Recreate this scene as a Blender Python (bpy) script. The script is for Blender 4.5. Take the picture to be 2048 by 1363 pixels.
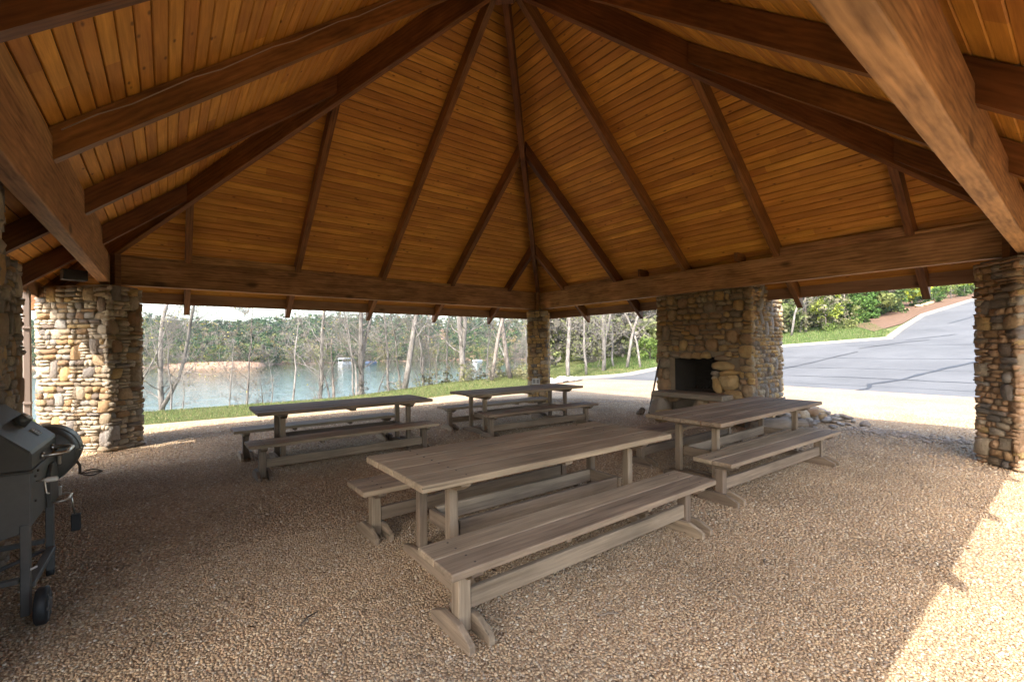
import bpy, bmesh, math, random
import numpy as np
from mathutils import Vector, Matrix, noise
from mathutils.geometry import delaunay_2d_cdt

for o in list(bpy.data.objects):
    bpy.data.objects.remove(o)
SC = bpy.context.scene
COL = SC.collection
R = math.radians

# ------------------------------------------------------------------ camera, sky, sun, exposure
cam_d = bpy.data.cameras.new('camera')
cam = bpy.data.objects.new('camera', cam_d)
COL.objects.link(cam)
YAW, ROLL = 0.658, R(-0.574)
fw = Vector((math.sin(YAW), math.cos(YAW), 0))
rt = Vector((math.cos(YAW), -math.sin(YAW), 0))
up = Vector((0, 0, 1))
r2 = rt * math.cos(ROLL) + up * math.sin(ROLL)
u2 = -rt * math.sin(ROLL) + up * math.cos(ROLL)
cm = Matrix((r2, u2, -fw)).transposed().to_4x4()
cm.translation = Vector((-4.2466, -5.618, 1.7))
cam.matrix_world = cm
cam_d.sensor_width = 36
cam_d.lens = 895.04 / 2048 * 36
cam_d.shift_y = 14.326 / 2048
cam_d.clip_start = 0.05
cam_d.clip_end = 3000
SC.camera = cam

SUN_TO = Vector((-2.2, -1.12, 2.65)).normalized()
world = bpy.data.worlds.new('World')
SC.world = world
world.use_nodes = True
wn = world.node_tree
sky = wn.nodes.new('ShaderNodeTexSky')
sky.sky_type = 'NISHITA'
sky.sun_disc = False
sky.sun_elevation = math.asin(SUN_TO.z)
sky.sun_rotation = math.atan2(SUN_TO.x, SUN_TO.y)
sky.air_density = 1.15
sky.dust_density = 3.6
sky.ozone_density = 1.0
wn.nodes['Background'].inputs['Strength'].default_value = 0.15
wn.links.new(sky.outputs[0], wn.nodes['Background'].inputs['Color'])

sun_d = bpy.data.lights.new('sun', 'SUN')
sun_d.energy = 2.0
sun_d.angle = R(0.53)
sun_d.color = (1.0, 0.94, 0.85)
sun = bpy.data.objects.new('sun', sun_d)
COL.objects.link(sun)
sun.rotation_euler = (-SUN_TO).to_track_quat('-Z', 'Y').to_euler()
sun.location = SUN_TO * 60

SC.view_settings.view_transform = 'Standard'
SC.view_settings.look = 'None'
SC.view_settings.gamma = 1
SC.view_settings.exposure = 2.38
SC.render.engine = 'CYCLES'
SC.cycles.max_bounces = 10
SC.cycles.diffuse_bounces = 6
SC.cycles.glossy_bounces = 3
SC.cycles.transparent_max_bounces = 6
SC.cycles.sample_clamp_indirect = 6
SC.cycles.caustics_reflective = False
SC.cycles.caustics_refractive = False
SC.cycles.use_denoising = True

# ------------------------------------------------------------------ helpers
def tag(o, label=None, cat=None, group=None, kind=None):
    if label: o['label'] = label
    if cat: o['category'] = cat
    if group: o['group'] = group
    if kind: o['kind'] = kind
    return o

def link(o, parent=None, M=None):
    COL.objects.link(o)
    if parent is not None: o.parent = parent
    if M is not None: o.matrix_local = M
    return o

def empty(name, loc=(0, 0, 0), rz=0.0):
    o = bpy.data.objects.new(name, None)
    COL.objects.link(o)
    o.empty_display_size = 0.1
    o.location = loc
    o.rotation_euler = (0, 0, rz)
    return o

def mesh(name, v, f, mat=None, smooth=False):
    m = bpy.data.meshes.new(name)
    m.from_pydata([tuple(p) for p in v], [], f)
    if mat: m.materials.append(mat)
    if smooth: m.polygons.foreach_set('use_smooth', [True] * len(m.polygons))
    m.update()
    return m

def obj(name, me, parent=None, M=None):
    return link(bpy.data.objects.new(name, me), parent, M)

def bigmesh(name, V, F, mat, smooth=False, col=None):
    """numpy verts (n,3) and quads/tris (m,k) to a mesh."""
    m = bpy.data.meshes.new(name)
    V = np.asarray(V, np.float32); F = np.asarray(F, np.int32)
    k = F.shape[1]
    m.vertices.add(len(V)); m.vertices.foreach_set('co', V.ravel())
    m.loops.add(F.size); m.loops.foreach_set('vertex_index', F.ravel())
    m.polygons.add(len(F))
    m.polygons.foreach_set('loop_start', np.arange(0, F.size, k, dtype=np.int32))
    m.polygons.foreach_set('loop_total', np.full(len(F), k, np.int32))
    if smooth: m.polygons.foreach_set('use_smooth', np.ones(len(F), bool))
    if col is not None:
        a = m.attributes.new('Col', 'FLOAT_COLOR', 'POINT')
        c = np.ones((len(V), 4), np.float32); c[:, :3] = col
        a.data.foreach_set('color', c.ravel())
    m.update(calc_edges=True)
    m.materials.append(mat)
    return m

def box_vf(x0, x1, y0, y1, z0, z1):
    v = [(x0, y0, z0), (x1, y0, z0), (x1, y1, z0), (x0, y1, z0), (x0, y0, z1), (x1, y0, z1), (x1, y1, z1), (x0, y1, z1)]
    f = [(0, 3, 2, 1), (4, 5, 6, 7), (0, 1, 5, 4), (1, 2, 6, 5), (2, 3, 7, 6), (3, 0, 4, 7)]
    return v, f

def cbox(name, sx, sy, sz, mat, bev=0.004, wob=0.0, seg=1):
    """box centred on the origin, long axis X, chamfered edges"""
    bm = bmesh.new()
    v, f = box_vf(-sx / 2, sx / 2, -sy / 2, sy / 2, -sz / 2, sz / 2)
    vs = [bm.verts.new(p) for p in v]
    for q in f: bm.faces.new([vs[i] for i in q])
    if bev: bmesh.ops.bevel(bm, geom=bm.edges[:], offset=bev, segments=seg, affect='EDGES', profile=0.5)
    m = bpy.data.meshes.new(name)
    bm.to_mesh(m); bm.free()
    m.materials.append(mat)
    return m

def prism(name, prof, t, mat, bev=0.0):
    """profile (list of (a,b)) in the XZ plane, extruded +-t/2 along Y"""
    n = len(prof)
    v = [(a, -t / 2, b) for a, b in prof] + [(a, t / 2, b) for a, b in prof]
    f = [tuple(range(n)), tuple(range(2 * n - 1, n - 1, -1))]
    f += [(i, i + n, (i + 1) % n + n, (i + 1) % n) for i in range(n)]
    m = mesh(name, v, f, mat)
    bm = bmesh.new(); bm.from_mesh(m)
    bmesh.ops.recalc_face_normals(bm, faces=bm.faces[:])
    if bev: bmesh.ops.bevel(bm, geom=bm.edges[:], offset=bev, segments=1, affect='EDGES', profile=0.5)
    bm.to_mesh(m); bm.free()
    return m

def tube_vf(pts, rad, n=8, v=None, f=None, cap=True):
    v = [] if v is None else v; f = [] if f is None else f
    P = [Vector(p) for p in pts]
    rr = rad if isinstance(rad, (list, tuple)) else [rad] * len(P)
    base = len(v)
    prev = None
    for i, p in enumerate(P):
        d = (P[min(i + 1, len(P) - 1)] - P[max(i - 1, 0)])
        d = d.normalized() if d.length > 1e-9 else Vector((0, 0, 1))
        if prev is None:
            a = d.orthogonal().normalized()
        else:
            a = prev - d * prev.dot(d)
            a = a.normalized() if a.length > 1e-6 else d.orthogonal().normalized()
        prev = a
        b = d.cross(a)
        for k in range(n):
            t = 2 * math.pi * k / n
            v.append(tuple(p + (a * math.cos(t) + b * math.sin(t)) * rr[i]))
    for i in range(len(P) - 1):
        for k in range(n):
            f.append((base + i * n + k, base + i * n + (k + 1) % n, base + (i + 1) * n + (k + 1) % n, base + (i + 1) * n + k))
    if cap:
        f.append(tuple(base + k for k in range(n - 1, -1, -1)))
        f.append(tuple(base + (len(P) - 1) * n + k for k in range(n)))
    return v, f

def tube(name, pts, rad, mat, n=8):
    v, f = tube_vf(pts, rad, n)
    return mesh(name, v, f, mat, True)

def T(x, y, z, rz=0.0):
    return Matrix.Translation((x, y, z)) @ Matrix.Rotation(rz, 4, 'Z')

def S01(t):
    t = min(1.0, max(0.0, t))
    return t * t * (3 - 2 * t)

def terr(x, y):
    z = -0.45 * S01((y - 5.5) / 7) * S01((10 - x) / 9)
    t = (x - 16.6) / 0.5
    sp = 0.5 * (t if t > 30 else math.log1p(math.exp(t)))
    z += 0.135 * min(sp, 60 + 0.25 * max(0, sp - 60))
    d = y - (15 + 0.9 * max(0.0, x - 11))
    if d > 0: z -= (3.6 + max(0, z)) * S01(d / 8)
    return z

# ------------------------------------------------------------------ materials
class NT:
    def __init__(s, name):
        s.m = bpy.data.materials.new(name); s.m.use_nodes = True
        s.t = s.m.node_tree; s.b = s.t.nodes['Principled BSDF']
    def n(s, kind, **kw):
        q = s.t.nodes.new('ShaderNode' + kind)
        for k, v in kw.items(): setattr(q, k, v)
        return q
    def l(s, a, b): s.t.links.new(a, b)
    def val(s, sock, v):
        if hasattr(v, 'is_linked') or hasattr(v, 'links'): s.l(v, sock)
        else: sock.default_value = v
    def math(s, op, a, b=0.0, c=None):
        q = s.n('Math', operation=op); s.val(q.inputs[0], a); s.val(q.inputs[1], b)
        if c is not None: s.val(q.inputs[2], c)
        return q.outputs[0]
    def mix(s, fac, a, b, mode='MIX'):
        q = s.n('Mix', data_type='RGBA', blend_type=mode)
        s.val(q.inputs[0], fac)
        for sock, c in ((q.inputs[6], a), (q.inputs[7], b)):
            if isinstance(c, tuple): sock.default_value = (*c[:3], 1)
            else: s.l(c, sock)
        return q.outputs[2]
    def ramp(s, fac, stops, interp='LINEAR'):
        q = s.n('ValToRGB'); e = q.color_ramp; e.interpolation = interp
        while len(e.elements) < len(stops): e.elements.new(0.5)
        for el, (p, c) in zip(e.elements, stops):
            el.position = p; el.color = (*c, 1) if len(c) == 3 else c
        s.l(fac, q.inputs[0]); return q.outputs[0]
    def noise(s, vec, scale, detail=4, rough=0.55, dist=0.0):
        q = s.n('TexNoise'); s.l(vec, q.inputs['Vector'])
        q.inputs['Scale'].default_value = scale; q.inputs['Detail'].default_value = detail
        q.inputs['Roughness'].default_value = rough; q.inputs['Distortion'].default_value = dist
        return q.outputs[0]
    def mapping(s, vec, scale=(1, 1, 1), loc=None):
        q = s.n('Mapping'); s.l(vec, q.inputs[0]); q.inputs['Scale'].default_value = scale
        if loc is not None: s.l(loc, q.inputs['Location'])
        return q.outputs[0]
    def bump(s, h, strength, dist):
        q = s.n('Bump'); s.l(h, q.inputs['Height']); q.inputs['Strength'].default_value = strength
        q.inputs['Distance'].default_value = dist; s.l(q.outputs[0], s.b.inputs['Normal'])
    def out(s, col, rough=0.7, spec=0.4):
        if isinstance(col, tuple): s.b.inputs['Base Color'].default_value = (*col[:3], 1)
        else: s.l(col, s.b.inputs['Base Color'])
        if isinstance(rough, float): s.b.inputs['Roughness'].default_value = rough
        else: s.l(rough, s.b.inputs['Roughness'])
        s.b.inputs['Specular IOR Level'].default_value = spec
        return s.m

def objvec(w):
    """object coordinates shifted by the object's random number"""
    tc = w.n('TexCoord'); oi = w.n('ObjectInfo')
    rnd = oi.outputs['Random']
    c = w.n('CombineXYZ')
    w.l(w.math('MULTIPLY', rnd, 37.0), c.inputs[0]); w.l(w.math('MULTIPLY', rnd, 91.0), c.inputs[1]); w.l(w.math('MULTIPLY', rnd, 53.0), c.inputs[2])
    q = w.n('VectorMath', operation='ADD'); w.l(tc.outputs['Object'], q.inputs[0]); w.l(c.outputs[0], q.inputs[1])
    return q.outputs[0], rnd

def wood(name, dark, light, fine=60.0, knots=0.0, seg=0.0, rough=0.65, vary=0.35, crack=0.0, blotch=0.25, spec=0.3, bump=0.25, knotcol=None, wave=0.0):
    w = NT(name)
    vec, rnd = objvec(w)
    stretch = w.mapping(vec, (1.0, fine / 4, fine / 4))
    g1 = w.noise(stretch, 1.3, 6, 0.6, 0.35)
    g2 = w.noise(w.mapping(vec, (2.2, fine * 1.6, fine * 1.6)), 1.0, 3, 0.6)
    g = w.math('ADD', w.math('MULTIPLY', g1, 0.7), w.math('MULTIPLY', g2, 0.3))
    if wave:
        wv_ = w.n('TexWave', wave_type='BANDS', bands_direction='Y')
        w.l(w.mapping(vec, (0.30, 1.0, 1.0)), wv_.inputs['Vector'])
        wv_.inputs['Scale'].default_value = 7.0; wv_.inputs['Distortion'].default_value = 7.0; wv_.inputs['Detail'].default_value = 3.0; wv_.inputs['Detail Scale'].default_value = 1.2
        wz_ = w.n('TexWave', wave_type='BANDS', bands_direction='Z')
        w.l(w.mapping(vec, (0.30, 1.0, 1.0)), wz_.inputs['Vector'])
        wz_.inputs['Scale'].default_value = 6.0; wz_.inputs['Distortion'].default_value = 7.0; wz_.inputs['Detail'].default_value = 3.0; wz_.inputs['Detail Scale'].default_value = 1.2
        ww_ = w.math('MULTIPLY', w.math('ADD', wv_.outputs['Fac'], wz_.outputs['Fac']), .5)
        g = w.math('ADD', w.math('MULTIPLY', g, 1 - wave), w.math('MULTIPLY', ww_, wave))
    col = w.ramp(g, [(0.3, dark), (0.72, light)])
    big = w.noise(vec, 1.1, 3, 0.6)
    f = w.math('MULTIPLY_ADD', w.math('SUBTRACT', big, 0.5), blotch * 2.2, 1.0)
    if seg:
        sep = w.n('SeparateXYZ'); w.l(vec, sep.inputs[0])
        fl = w.math('FLOOR', w.math('DIVIDE', sep.outputs[0], seg))
        wn_ = w.n('TexWhiteNoise', noise_dimensions='2D')
        cc = w.n('CombineXYZ'); w.l(fl, cc.inputs[0]); w.l(rnd, cc.inputs[1]); w.l(cc.outputs[0], wn_.inputs['Vector'])
        r_ = wn_.outputs['Value']
    else:
        r_ = rnd
    f = w.math('MULTIPLY', f, w.math('MULTIPLY_ADD', w.math('SUBTRACT', r_, 0.5), vary * 2, 1.0))
    hsv = w.n('HueSaturation'); w.l(col, hsv.inputs['Color']); w.l(f, hsv.inputs['Value'])
    w.l(w.math('MULTIPLY_ADD', w.math('SUBTRACT', r_, 0.5), 0.012, 0.5), hsv.inputs['Hue'])
    col = hsv.outputs[0]
    if knots:
        vo = w.n('TexVoronoi', feature='F1'); vo.inputs['Scale'].default_value = knots
        w.l(w.mapping(vec, (0.75, 1.6, 1.6)), vo.inputs['Vector'])
        k = w.n('MapRange'); w.l(vo.outputs['Distance'], k.inputs[0])
        k.inputs[1].default_value = 0.05; k.inputs[2].default_value = 0.13; k.inputs[3].default_value = 0.8; k.inputs[4].default_value = 0.0
        col = w.mix(k.outputs[0], col, knotcol or tuple(c * 0.35 for c in dark))
    if crack:
        cr = w.noise(w.mapping(vec, (0.9, fine * 0.55, fine * 0.55)), 1.0, 2, 0.5, 0.2)
        k = w.n('MapRange'); w.l(cr, k.inputs[0])
        k.inputs[1].default_value = 0.27; k.inputs[2].default_value = 0.34; k.inputs[3].default_value = crack; k.inputs[4].default_value = 0.0
        col = w.mix(k.outputs[0], col, tuple(c * 0.4 for c in dark))
    w.bump(g, bump, 0.006)
    return w.out(col, rough, spec)

BOARD = wood('ceiling_board_wood', (0.36, 0.142, 0.018), (0.74, 0.355, 0.065), 46, knots=4.2, seg=3.1, vary=0.17, rough=0.6, blotch=0.3, knotcol=(0.10, 0.038, 0.012))
RAFTER = wood('rafter_wood', (0.078, 0.029, 0.008), (0.265, 0.112, 0.036), 40, wave=0.2, vary=0.25, rough=0.5, blotch=0.55, crack=0.3, bump=0.5)
BEAM = wood('beam_wood', (0.15, 0.073, 0.028), (0.53, 0.30, 0.130), 44, wave=0.22, knots=1.2, vary=0.12, rough=0.6, blotch=0.5, crack=0.5, bump=0.6)
FASCIA = wood('fascia_wood', (0.20, 0.105, 0.058), (0.46, 0.28, 0.16), 30, knots=1.4, vary=0.15)
TOPW = wood('weathered_top_wood', (0.150, 0.105, 0.069), (0.425, 0.320, 0.215), 62, vary=0.2, crack=0.75, rough=0.7, blotch=0.5, bump=0.8)
LEGW = wood('weathered_leg_wood', (0.115, 0.080, 0.053), (0.31, 0.23, 0.157), 52, vary=0.25, crack=0.6, rough=0.75, blotch=0.5, bump=0.6)
SLABW = wood('hearth_slab_wood', (0.11, 0.085, 0.062), (0.30, 0.24, 0.18), 30, vary=0.1, crack=0.5, rough=0.85, blotch=0.4)
LOGW = wood('log_bark', (0.07, 0.05, 0.036), (0.21, 0.165, 0.125), 40, vary=0.3, crack=0.6, rough=0.9, blotch=0.5, bump=0.8)

def stone_mat(name, pal, mott=0.5, bump=0.5, rough=0.8):
    w = NT(name)
    vec, rnd = objvec(w)
    n = len(pal)
    col = w.ramp(rnd, [(i / n, c) for i, c in enumerate(pal)], 'CONSTANT')
    m1 = w.noise(vec, 1.7, 5, 0.65, 0.4)
    f = w.math('MULTIPLY_ADD', w.math('SUBTRACT', m1, 0.5), mott * 2, 1.0)
    hsv = w.n('HueSaturation'); w.l(col, hsv.inputs['Color']); w.l(f, hsv.inputs['Value'])
    col = w.mix(w.math('MULTIPLY', w.noise(vec, 0.7, 3, 0.6), 0.5), hsv.outputs[0], (0.30, 0.21, 0.13))
    w.bump(w.noise(vec, 2.6, 8, 0.75), bump * 1.6, 0.10)
    return w.out(col, rough, 0.3)

PAL = [(0.58, 0.40, 0.19), (0.42, 0.33, 0.225), (0.52, 0.445, 0.34), (0.31, 0.275, 0.24), (0.62, 0.43, 0.19), (0.36, 0.225, 0.13),
       (0.56, 0.46, 0.33), (0.27, 0.25, 0.235), (0.46, 0.285, 0.14), (0.62, 0.54, 0.42), (0.22, 0.175, 0.145), (0.50, 0.355, 0.21), (0.40, 0.38, 0.35)]
STONE = stone_mat('field_stone', PAL)
STONE_DK = stone_mat('hearth_stone', [(0.58, 0.37, 0.15), (0.44, 0.315, 0.195), (0.50, 0.365, 0.215), (0.35, 0.26, 0.18), (0.58, 0.41, 0.20), (0.40, 0.26, 0.155), (0.53, 0.43, 0.295), (0.34, 0.29, 0.24), (0.54, 0.365, 0.18)])
STONE_GR = stone_mat('grey_rubble_stone', [(0.36, 0.33, 0.30), (0.44, 0.40, 0.36), (0.30, 0.27, 0.25), (0.40, 0.33, 0.27), (0.50, 0.46, 0.42)])
STONE_WH = stone_mat('white_rock', [(0.60, 0.59, 0.57), (0.50, 0.50, 0.50), (0.66, 0.64, 0.60), (0.40, 0.40, 0.40)])

def plain(name, col, rough=0.6, metal=0.0, nz=0.0, nscale=8.0, spec=0.5):
    w = NT(name)
    if nz:
        vec, rnd = objvec(w)
        f = w.math('MULTIPLY_ADD', w.math('SUBTRACT', w.noise(vec, nscale, 5, 0.65), 0.5), nz * 2, 1.0)
        h = w.n('HueSaturation'); h.inputs['Color'].default_value = (*col, 1); w.l(f, h.inputs['Value'])
        c = h.outputs[0]
    else: c = col
    w.b.inputs['Metallic'].default_value = metal
    return w.out(c, rough, spec)

MORTAR = plain('mortar', (0.23, 0.185, 0.14), 0.95, nz=0.3)
SOOT = plain('sooty_firebrick', (0.030, 0.026, 0.023), 0.95, nz=0.5, nscale=5)
GRILL = plain('grill_black_paint', (0.060, 0.058, 0.054), 0.45, nz=0.25, nscale=14, spec=0.4)
GRILL2 = plain('grill_dull_steel', (0.10, 0.098, 0.094), 0.55, nz=0.3, nscale=12)
CHROME = plain('brushed_steel', (0.55, 0.53, 0.50), 0.28, 1.0)
RUBBER = plain('black_plastic', (0.022, 0.022, 0.023), 0.6)
WHITE = plain('white_enamel', (0.62, 0.62, 0.60), 0.4)
IRON = plain('rusty_iron', (0.055, 0.040, 0.032), 0.8, nz=0.4)
OUTLET = plain('grey_outlet', (0.48, 0.47, 0.45), 0.5)
OUTLET_D = plain('outlet_dark', (0.20, 0.20, 0.195), 0.5)
CONCRETE = plain('kerb_concrete', (0.27, 0.25, 0.22), 0.9, nz=0.2, nscale=2)
SHINGLE = plain('roof_shingle', (0.11, 0.085, 0.065), 0.9, nz=0.3)
CABLE = plain('grey_cable', (0.33, 0.27, 0.21), 0.5)
PIPE = plain('downspout_brown', (0.26, 0.20, 0.165), 0.45)
SEAL = plain('crack_sealant', (0.035, 0.035, 0.037), 0.55)
BOATW = plain('boat_white', (0.5, 0.51, 0.53), 0.4)
BOATB = plain('boat_blue', (0.06, 0.09, 0.16), 0.5)
ROOFG = plain('dock_roof', (0.42, 0.45, 0.47), 0.5)

PEB = [(0.0, (0.42, 0.290, 0.170)), (0.14, (0.33, 0.225, 0.135)), (0.28, (0.47, 0.345, 0.212)), (0.42, (0.37, 0.262, 0.165)), (0.55, (0.51, 0.405, 0.275)),
       (0.66, (0.28, 0.190, 0.118)), (0.78, (0.43, 0.30, 0.177)), (0.9, (0.385, 0.30, 0.215)), (0.975, (0.58, 0.50, 0.385))]

def gravel_mat():
    w = NT('gravel')
    tc = w.n('TexCoord'); v = tc.outputs['Object']
    vo = w.n('TexVoronoi', feature='F1'); vo.inputs['Scale'].default_value = 52.0; w.l(v, vo.inputs['Vector'])
    sx = w.n('SeparateColor'); w.l(vo.outputs['Color'], sx.inputs[0])
    col = w.ramp(sx.outputs[0], PEB, 'CONSTANT')
    dk = w.n('MapRange'); w.l(vo.outputs['Distance'], dk.inputs[0]); dk.inputs[1].default_value = 0.45; dk.inputs[2].default_value = 0.8; dk.inputs[3].default_value = 1.0; dk.inputs[4].default_value = 0.62
    big = w.noise(v, 0.55, 5, 0.6)
    f = w.math('MULTIPLY', dk.outputs[0], w.math('MULTIPLY_ADD', w.math('SUBTRACT', big, 0.5), 1.1, 1.0))
    h = w.n('HueSaturation'); w.l(col, h.inputs['Color']); w.l(f, h.inputs['Value'])
    w.bump(w.math('MULTIPLY', vo.outputs['Distance'], -1.0), 1.0, 0.012)
    return w.out(h.outputs[0], 0.9, 0.25)
GRAVEL = gravel_mat()

def pebble_mat():
    w = NT('pebble')
    oi = w.n('ObjectInfo')
    col = w.ramp(oi.outputs['Random'], PEB, 'CONSTANT')
    geo = w.n('NewGeometry')
    big = w.noise(geo.outputs['Position'], 0.55, 5, 0.6)
    h = w.n('HueSaturation'); w.l(col, h.inputs['Color']); w.l(w.math('MULTIPLY_ADD', w.math('SUBTRACT', big, 0.5), 1.1, 1.0), h.inputs['Value'])
    return w.out(h.outputs[0], 0.8, 0.3)
PEBBLE = pebble_mat()

def ground_mat():
    w = NT('grass_ground')
    v = w.n('TexCoord').outputs['Object']
    col = w.ramp(w.noise(v, 1.1, 5, 0.65), [(0.32, (0.08, 0.10, 0.036)), (0.52, (0.12, 0.14, 0.05)), (0.72, (0.21, 0.18, 0.10))])
    fine = w.noise(v, 30, 3, 0.7)
    h = w.n('HueSaturation'); w.l(col, h.inputs['Color']); w.l(w.math('MULTIPLY_ADD', fine, 0.9, 0.55), h.inputs['Value'])
    w.bump(fine, 0.8, 0.04)
    return w.out(h.outputs[0], 0.95, 0.15)
GROUND = ground_mat()

def asphalt_mat():
    w = NT('asphalt')
    v = w.n('TexCoord').outputs['Object']
    a = w.noise(v, 0.35, 4, 0.6); b = w.noise(v, 60, 3, 0.7)
    f = w.math('ADD', w.math('MULTIPLY', a, 0.45), w.math('MULTIPLY', b, 0.55))
    col = w.ramp(f, [(0.3, (0.062, 0.064, 0.068)), (0.7, (0.135, 0.138, 0.142))])
    w.bump(b, 0.4, 0.01)
    return w.out(col, 0.85, 0.3)
ASPHALT = asphalt_mat()

def mulch_mat():
    w = NT('mulch')
    v = w.n('TexCoord').outputs['Object']
    col = w.ramp(w.noise(v, 9, 6, 0.75), [(0.3, (0.08, 0.048, 0.032)), (0.7, (0.22, 0.14, 0.095))])
    w.bump(w.noise(v, 14, 4, 0.7), 0.8, 0.08)
    return w.out(col, 0.95, 0.15)
MULCH = mulch_mat()

def clay_mat():
    w = NT('clay_bank')
    v = w.n('TexCoord').outputs['Object']
    col = w.ramp(w.noise(v, 0.35, 6, 0.7), [(0.3, (0.16, 0.10, 0.065)), (0.55, (0.27, 0.175, 0.12)), (0.75, (0.33, 0.27, 0.20))])
    return w.out(col, 0.95, 0.1)
CLAY = clay_mat()

def water_mat():
    w = NT('lake_water')
    v = w.n('TexCoord').outputs['Object']
    a = w.noise(w.mapping(v, (0.55, 1.0, 1.0)), 2.6, 4, 0.6, 0.3)
    b = w.noise(w.mapping(v, (0.6, 1.0, 1.0)), 0.5, 3, 0.5)
    w.bump(w.math('ADD', w.math('MULTIPLY', a, 1.0), b), 0.30, 0.10)
    w.b.inputs['IOR'].default_value = 1.33
    return w.out((0.020, 0.036, 0.020), 0.05, 0.5)
WATER = water_mat()

def leaf_mat(name, trans=0.3, vary=0.35):
    """foliage; the colour of each plant is a vertex attribute"""
    w = NT(name)
    at = w.n('Attribute', attribute_name='Col')
    geo = w.n('NewGeometry')
    f = w.math('MULTIPLY_ADD', w.math('SUBTRACT', geo.outputs['Random Per Island'], 0.5), vary * 2, 1.0)
    h = w.n('HueSaturation'); w.l(at.outputs['Color'], h.inputs['Color']); w.l(f, h.inputs['Value'])
    m = w.out(h.outputs[0], 0.75, 0.2)
    if trans:
        tr = w.n('BsdfTranslucent'); w.l(h.outputs[0], tr.inputs[0])
        mx = w.n('MixShader'); mx.inputs[0].default_value = trans
        w.l(w.b.outputs[0], mx.inputs[1]); w.l(tr.outputs[0], mx.inputs[2])
        w.l(mx.outputs[0], w.t.nodes['Material Output'].inputs['Surface'])
    return m
LEAF = leaf_mat('foliage')

def bark_mat(name, d, l_):
    w = NT(name)
    vec, rnd = objvec(w)
    col = w.ramp(w.noise(w.mapping(vec, (1, 1, 0.45)), 6, 5, 0.7), [(0.32, d), (0.62, l_)])
    w.bump(w.noise(w.mapping(vec, (1, 1, 0.3)), 22, 4, 0.7), 0.5, 0.03)
    return w.out(col, 0.9, 0.2)
BARK_P = bark_mat('pale_bark', (0.10, 0.088, 0.078), (0.27, 0.25, 0.23))
BARK_D = bark_mat('dark_bark', (0.085, 0.07, 0.06), (0.24, 0.21, 0.185))

# ------------------------------------------------------------------ the ground
def axis(lo, hi, c0, c1, fine, grow=1.18):
    out = list(np.arange(c0, c1 + 1e-6, fine))
    s = fine
    while out[-1] < hi: s *= grow; out.append(min(hi, out[-1] + s))
    s = fine
    while out[0] > lo: s *= grow; out.insert(0, max(lo, out[0] - s))
    return np.array(out)
ax_ = axis(-400, 500, -14, 34, 0.8); ay_ = axis(-400, 700, -14, 34, 0.8)
gv = np.array([(x, y, terr(x, y) - 0.035) for y in ay_ for x in ax_])
nx = len(ax_)
gf = np.array([(j * nx + i, j * nx + i + 1, (j + 1) * nx + i + 1, (j + 1) * nx + i) for j in range(len(ay_) - 1) for i in range(nx - 1)])
tag(obj('ground', bigmesh('ground', gv, gf, GROUND, True)), 'grassy ground sloping from the hillside down to the lake', 'ground', kind='structure')

def sheet(name, poly, mat, dz, step):
    pts = [Vector(p) for p in poly]; n = len(pts)
    dens = []
    for i in range(n):
        a, b = pts[i], pts[(i + 1) % n]
        k = max(1, int((b - a).length / step))
        dens += [a.lerp(b, t / k) for t in range(k)]
    nb = len(dens)
    xs = [p.x for p in dens]; ys = [p.y for p in dens]
    inner = []
    for x in np.arange(min(xs), max(xs), step):
        for y in np.arange(min(ys), max(ys), step):
            c = False
            for i in range(nb):
                a, b = dens[i], dens[i - 1]
                if (a.y > y) != (b.y > y) and x < (b.x - a.x) * (y - a.y) / (b.y - a.y) + a.x: c = not c
            if c: inner.append(Vector((x + random.uniform(-.05, .05) * step, y + random.uniform(-.05, .05) * step)))
    r = delaunay_2d_cdt(dens + inner, [], [list(range(nb))], 1, 1e-5)
    v = [(p.x, p.y, terr(p.x, p.y) + dz) for p in r[0]]
    return obj(name, mesh(name, v, [tuple(f) for f in r[2]], mat, True))

random.seed(3)
GRAV_POLY = [(-13, -13), (16.2, -13), (15.75, -3.3), (15.95, 0), (16.05, 2.2), (14.95, 7.5), (14.1, 10.2), (12.6, 11.1), (9.8, 10.4), (8, 9.8), (5.8, 10.4), (3.2, 11.0), (1, 11.1), (-2, 10.9), (-5, 11.1), (-13, 10.8)]
gravel_bed = tag(sheet('gravel_bed', GRAV_POLY, GRAVEL, 0.0, 0.9), 'tan pea gravel floor under and around the pavilion', 'gravel floor', kind='structure')
FAR_EDGE = [(12.75, 11.2), (15.5, 10.9), (18.7, 10.3), (23, 9.1), (28.6, 7.0), (31.9, 2.0)]
FAR_EDGE2 = [(31.9, 2.0), (38, 2.5), (47, 3.0), (61.4, 1.9), (85, -1.5)]
road = tag(sheet('road', [(16.2, -13), (15.75, -3.3), (15.95, 0), (16.05, 2.2), (14.95, 7.5), (14.1, 10.2)] + FAR_EDGE + FAR_EDGE2[1:] + [(85, -13)], ASPHALT, -0.012, 1.3),
           'grey asphalt parking lot climbing away on the right', 'road', kind='structure')

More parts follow.
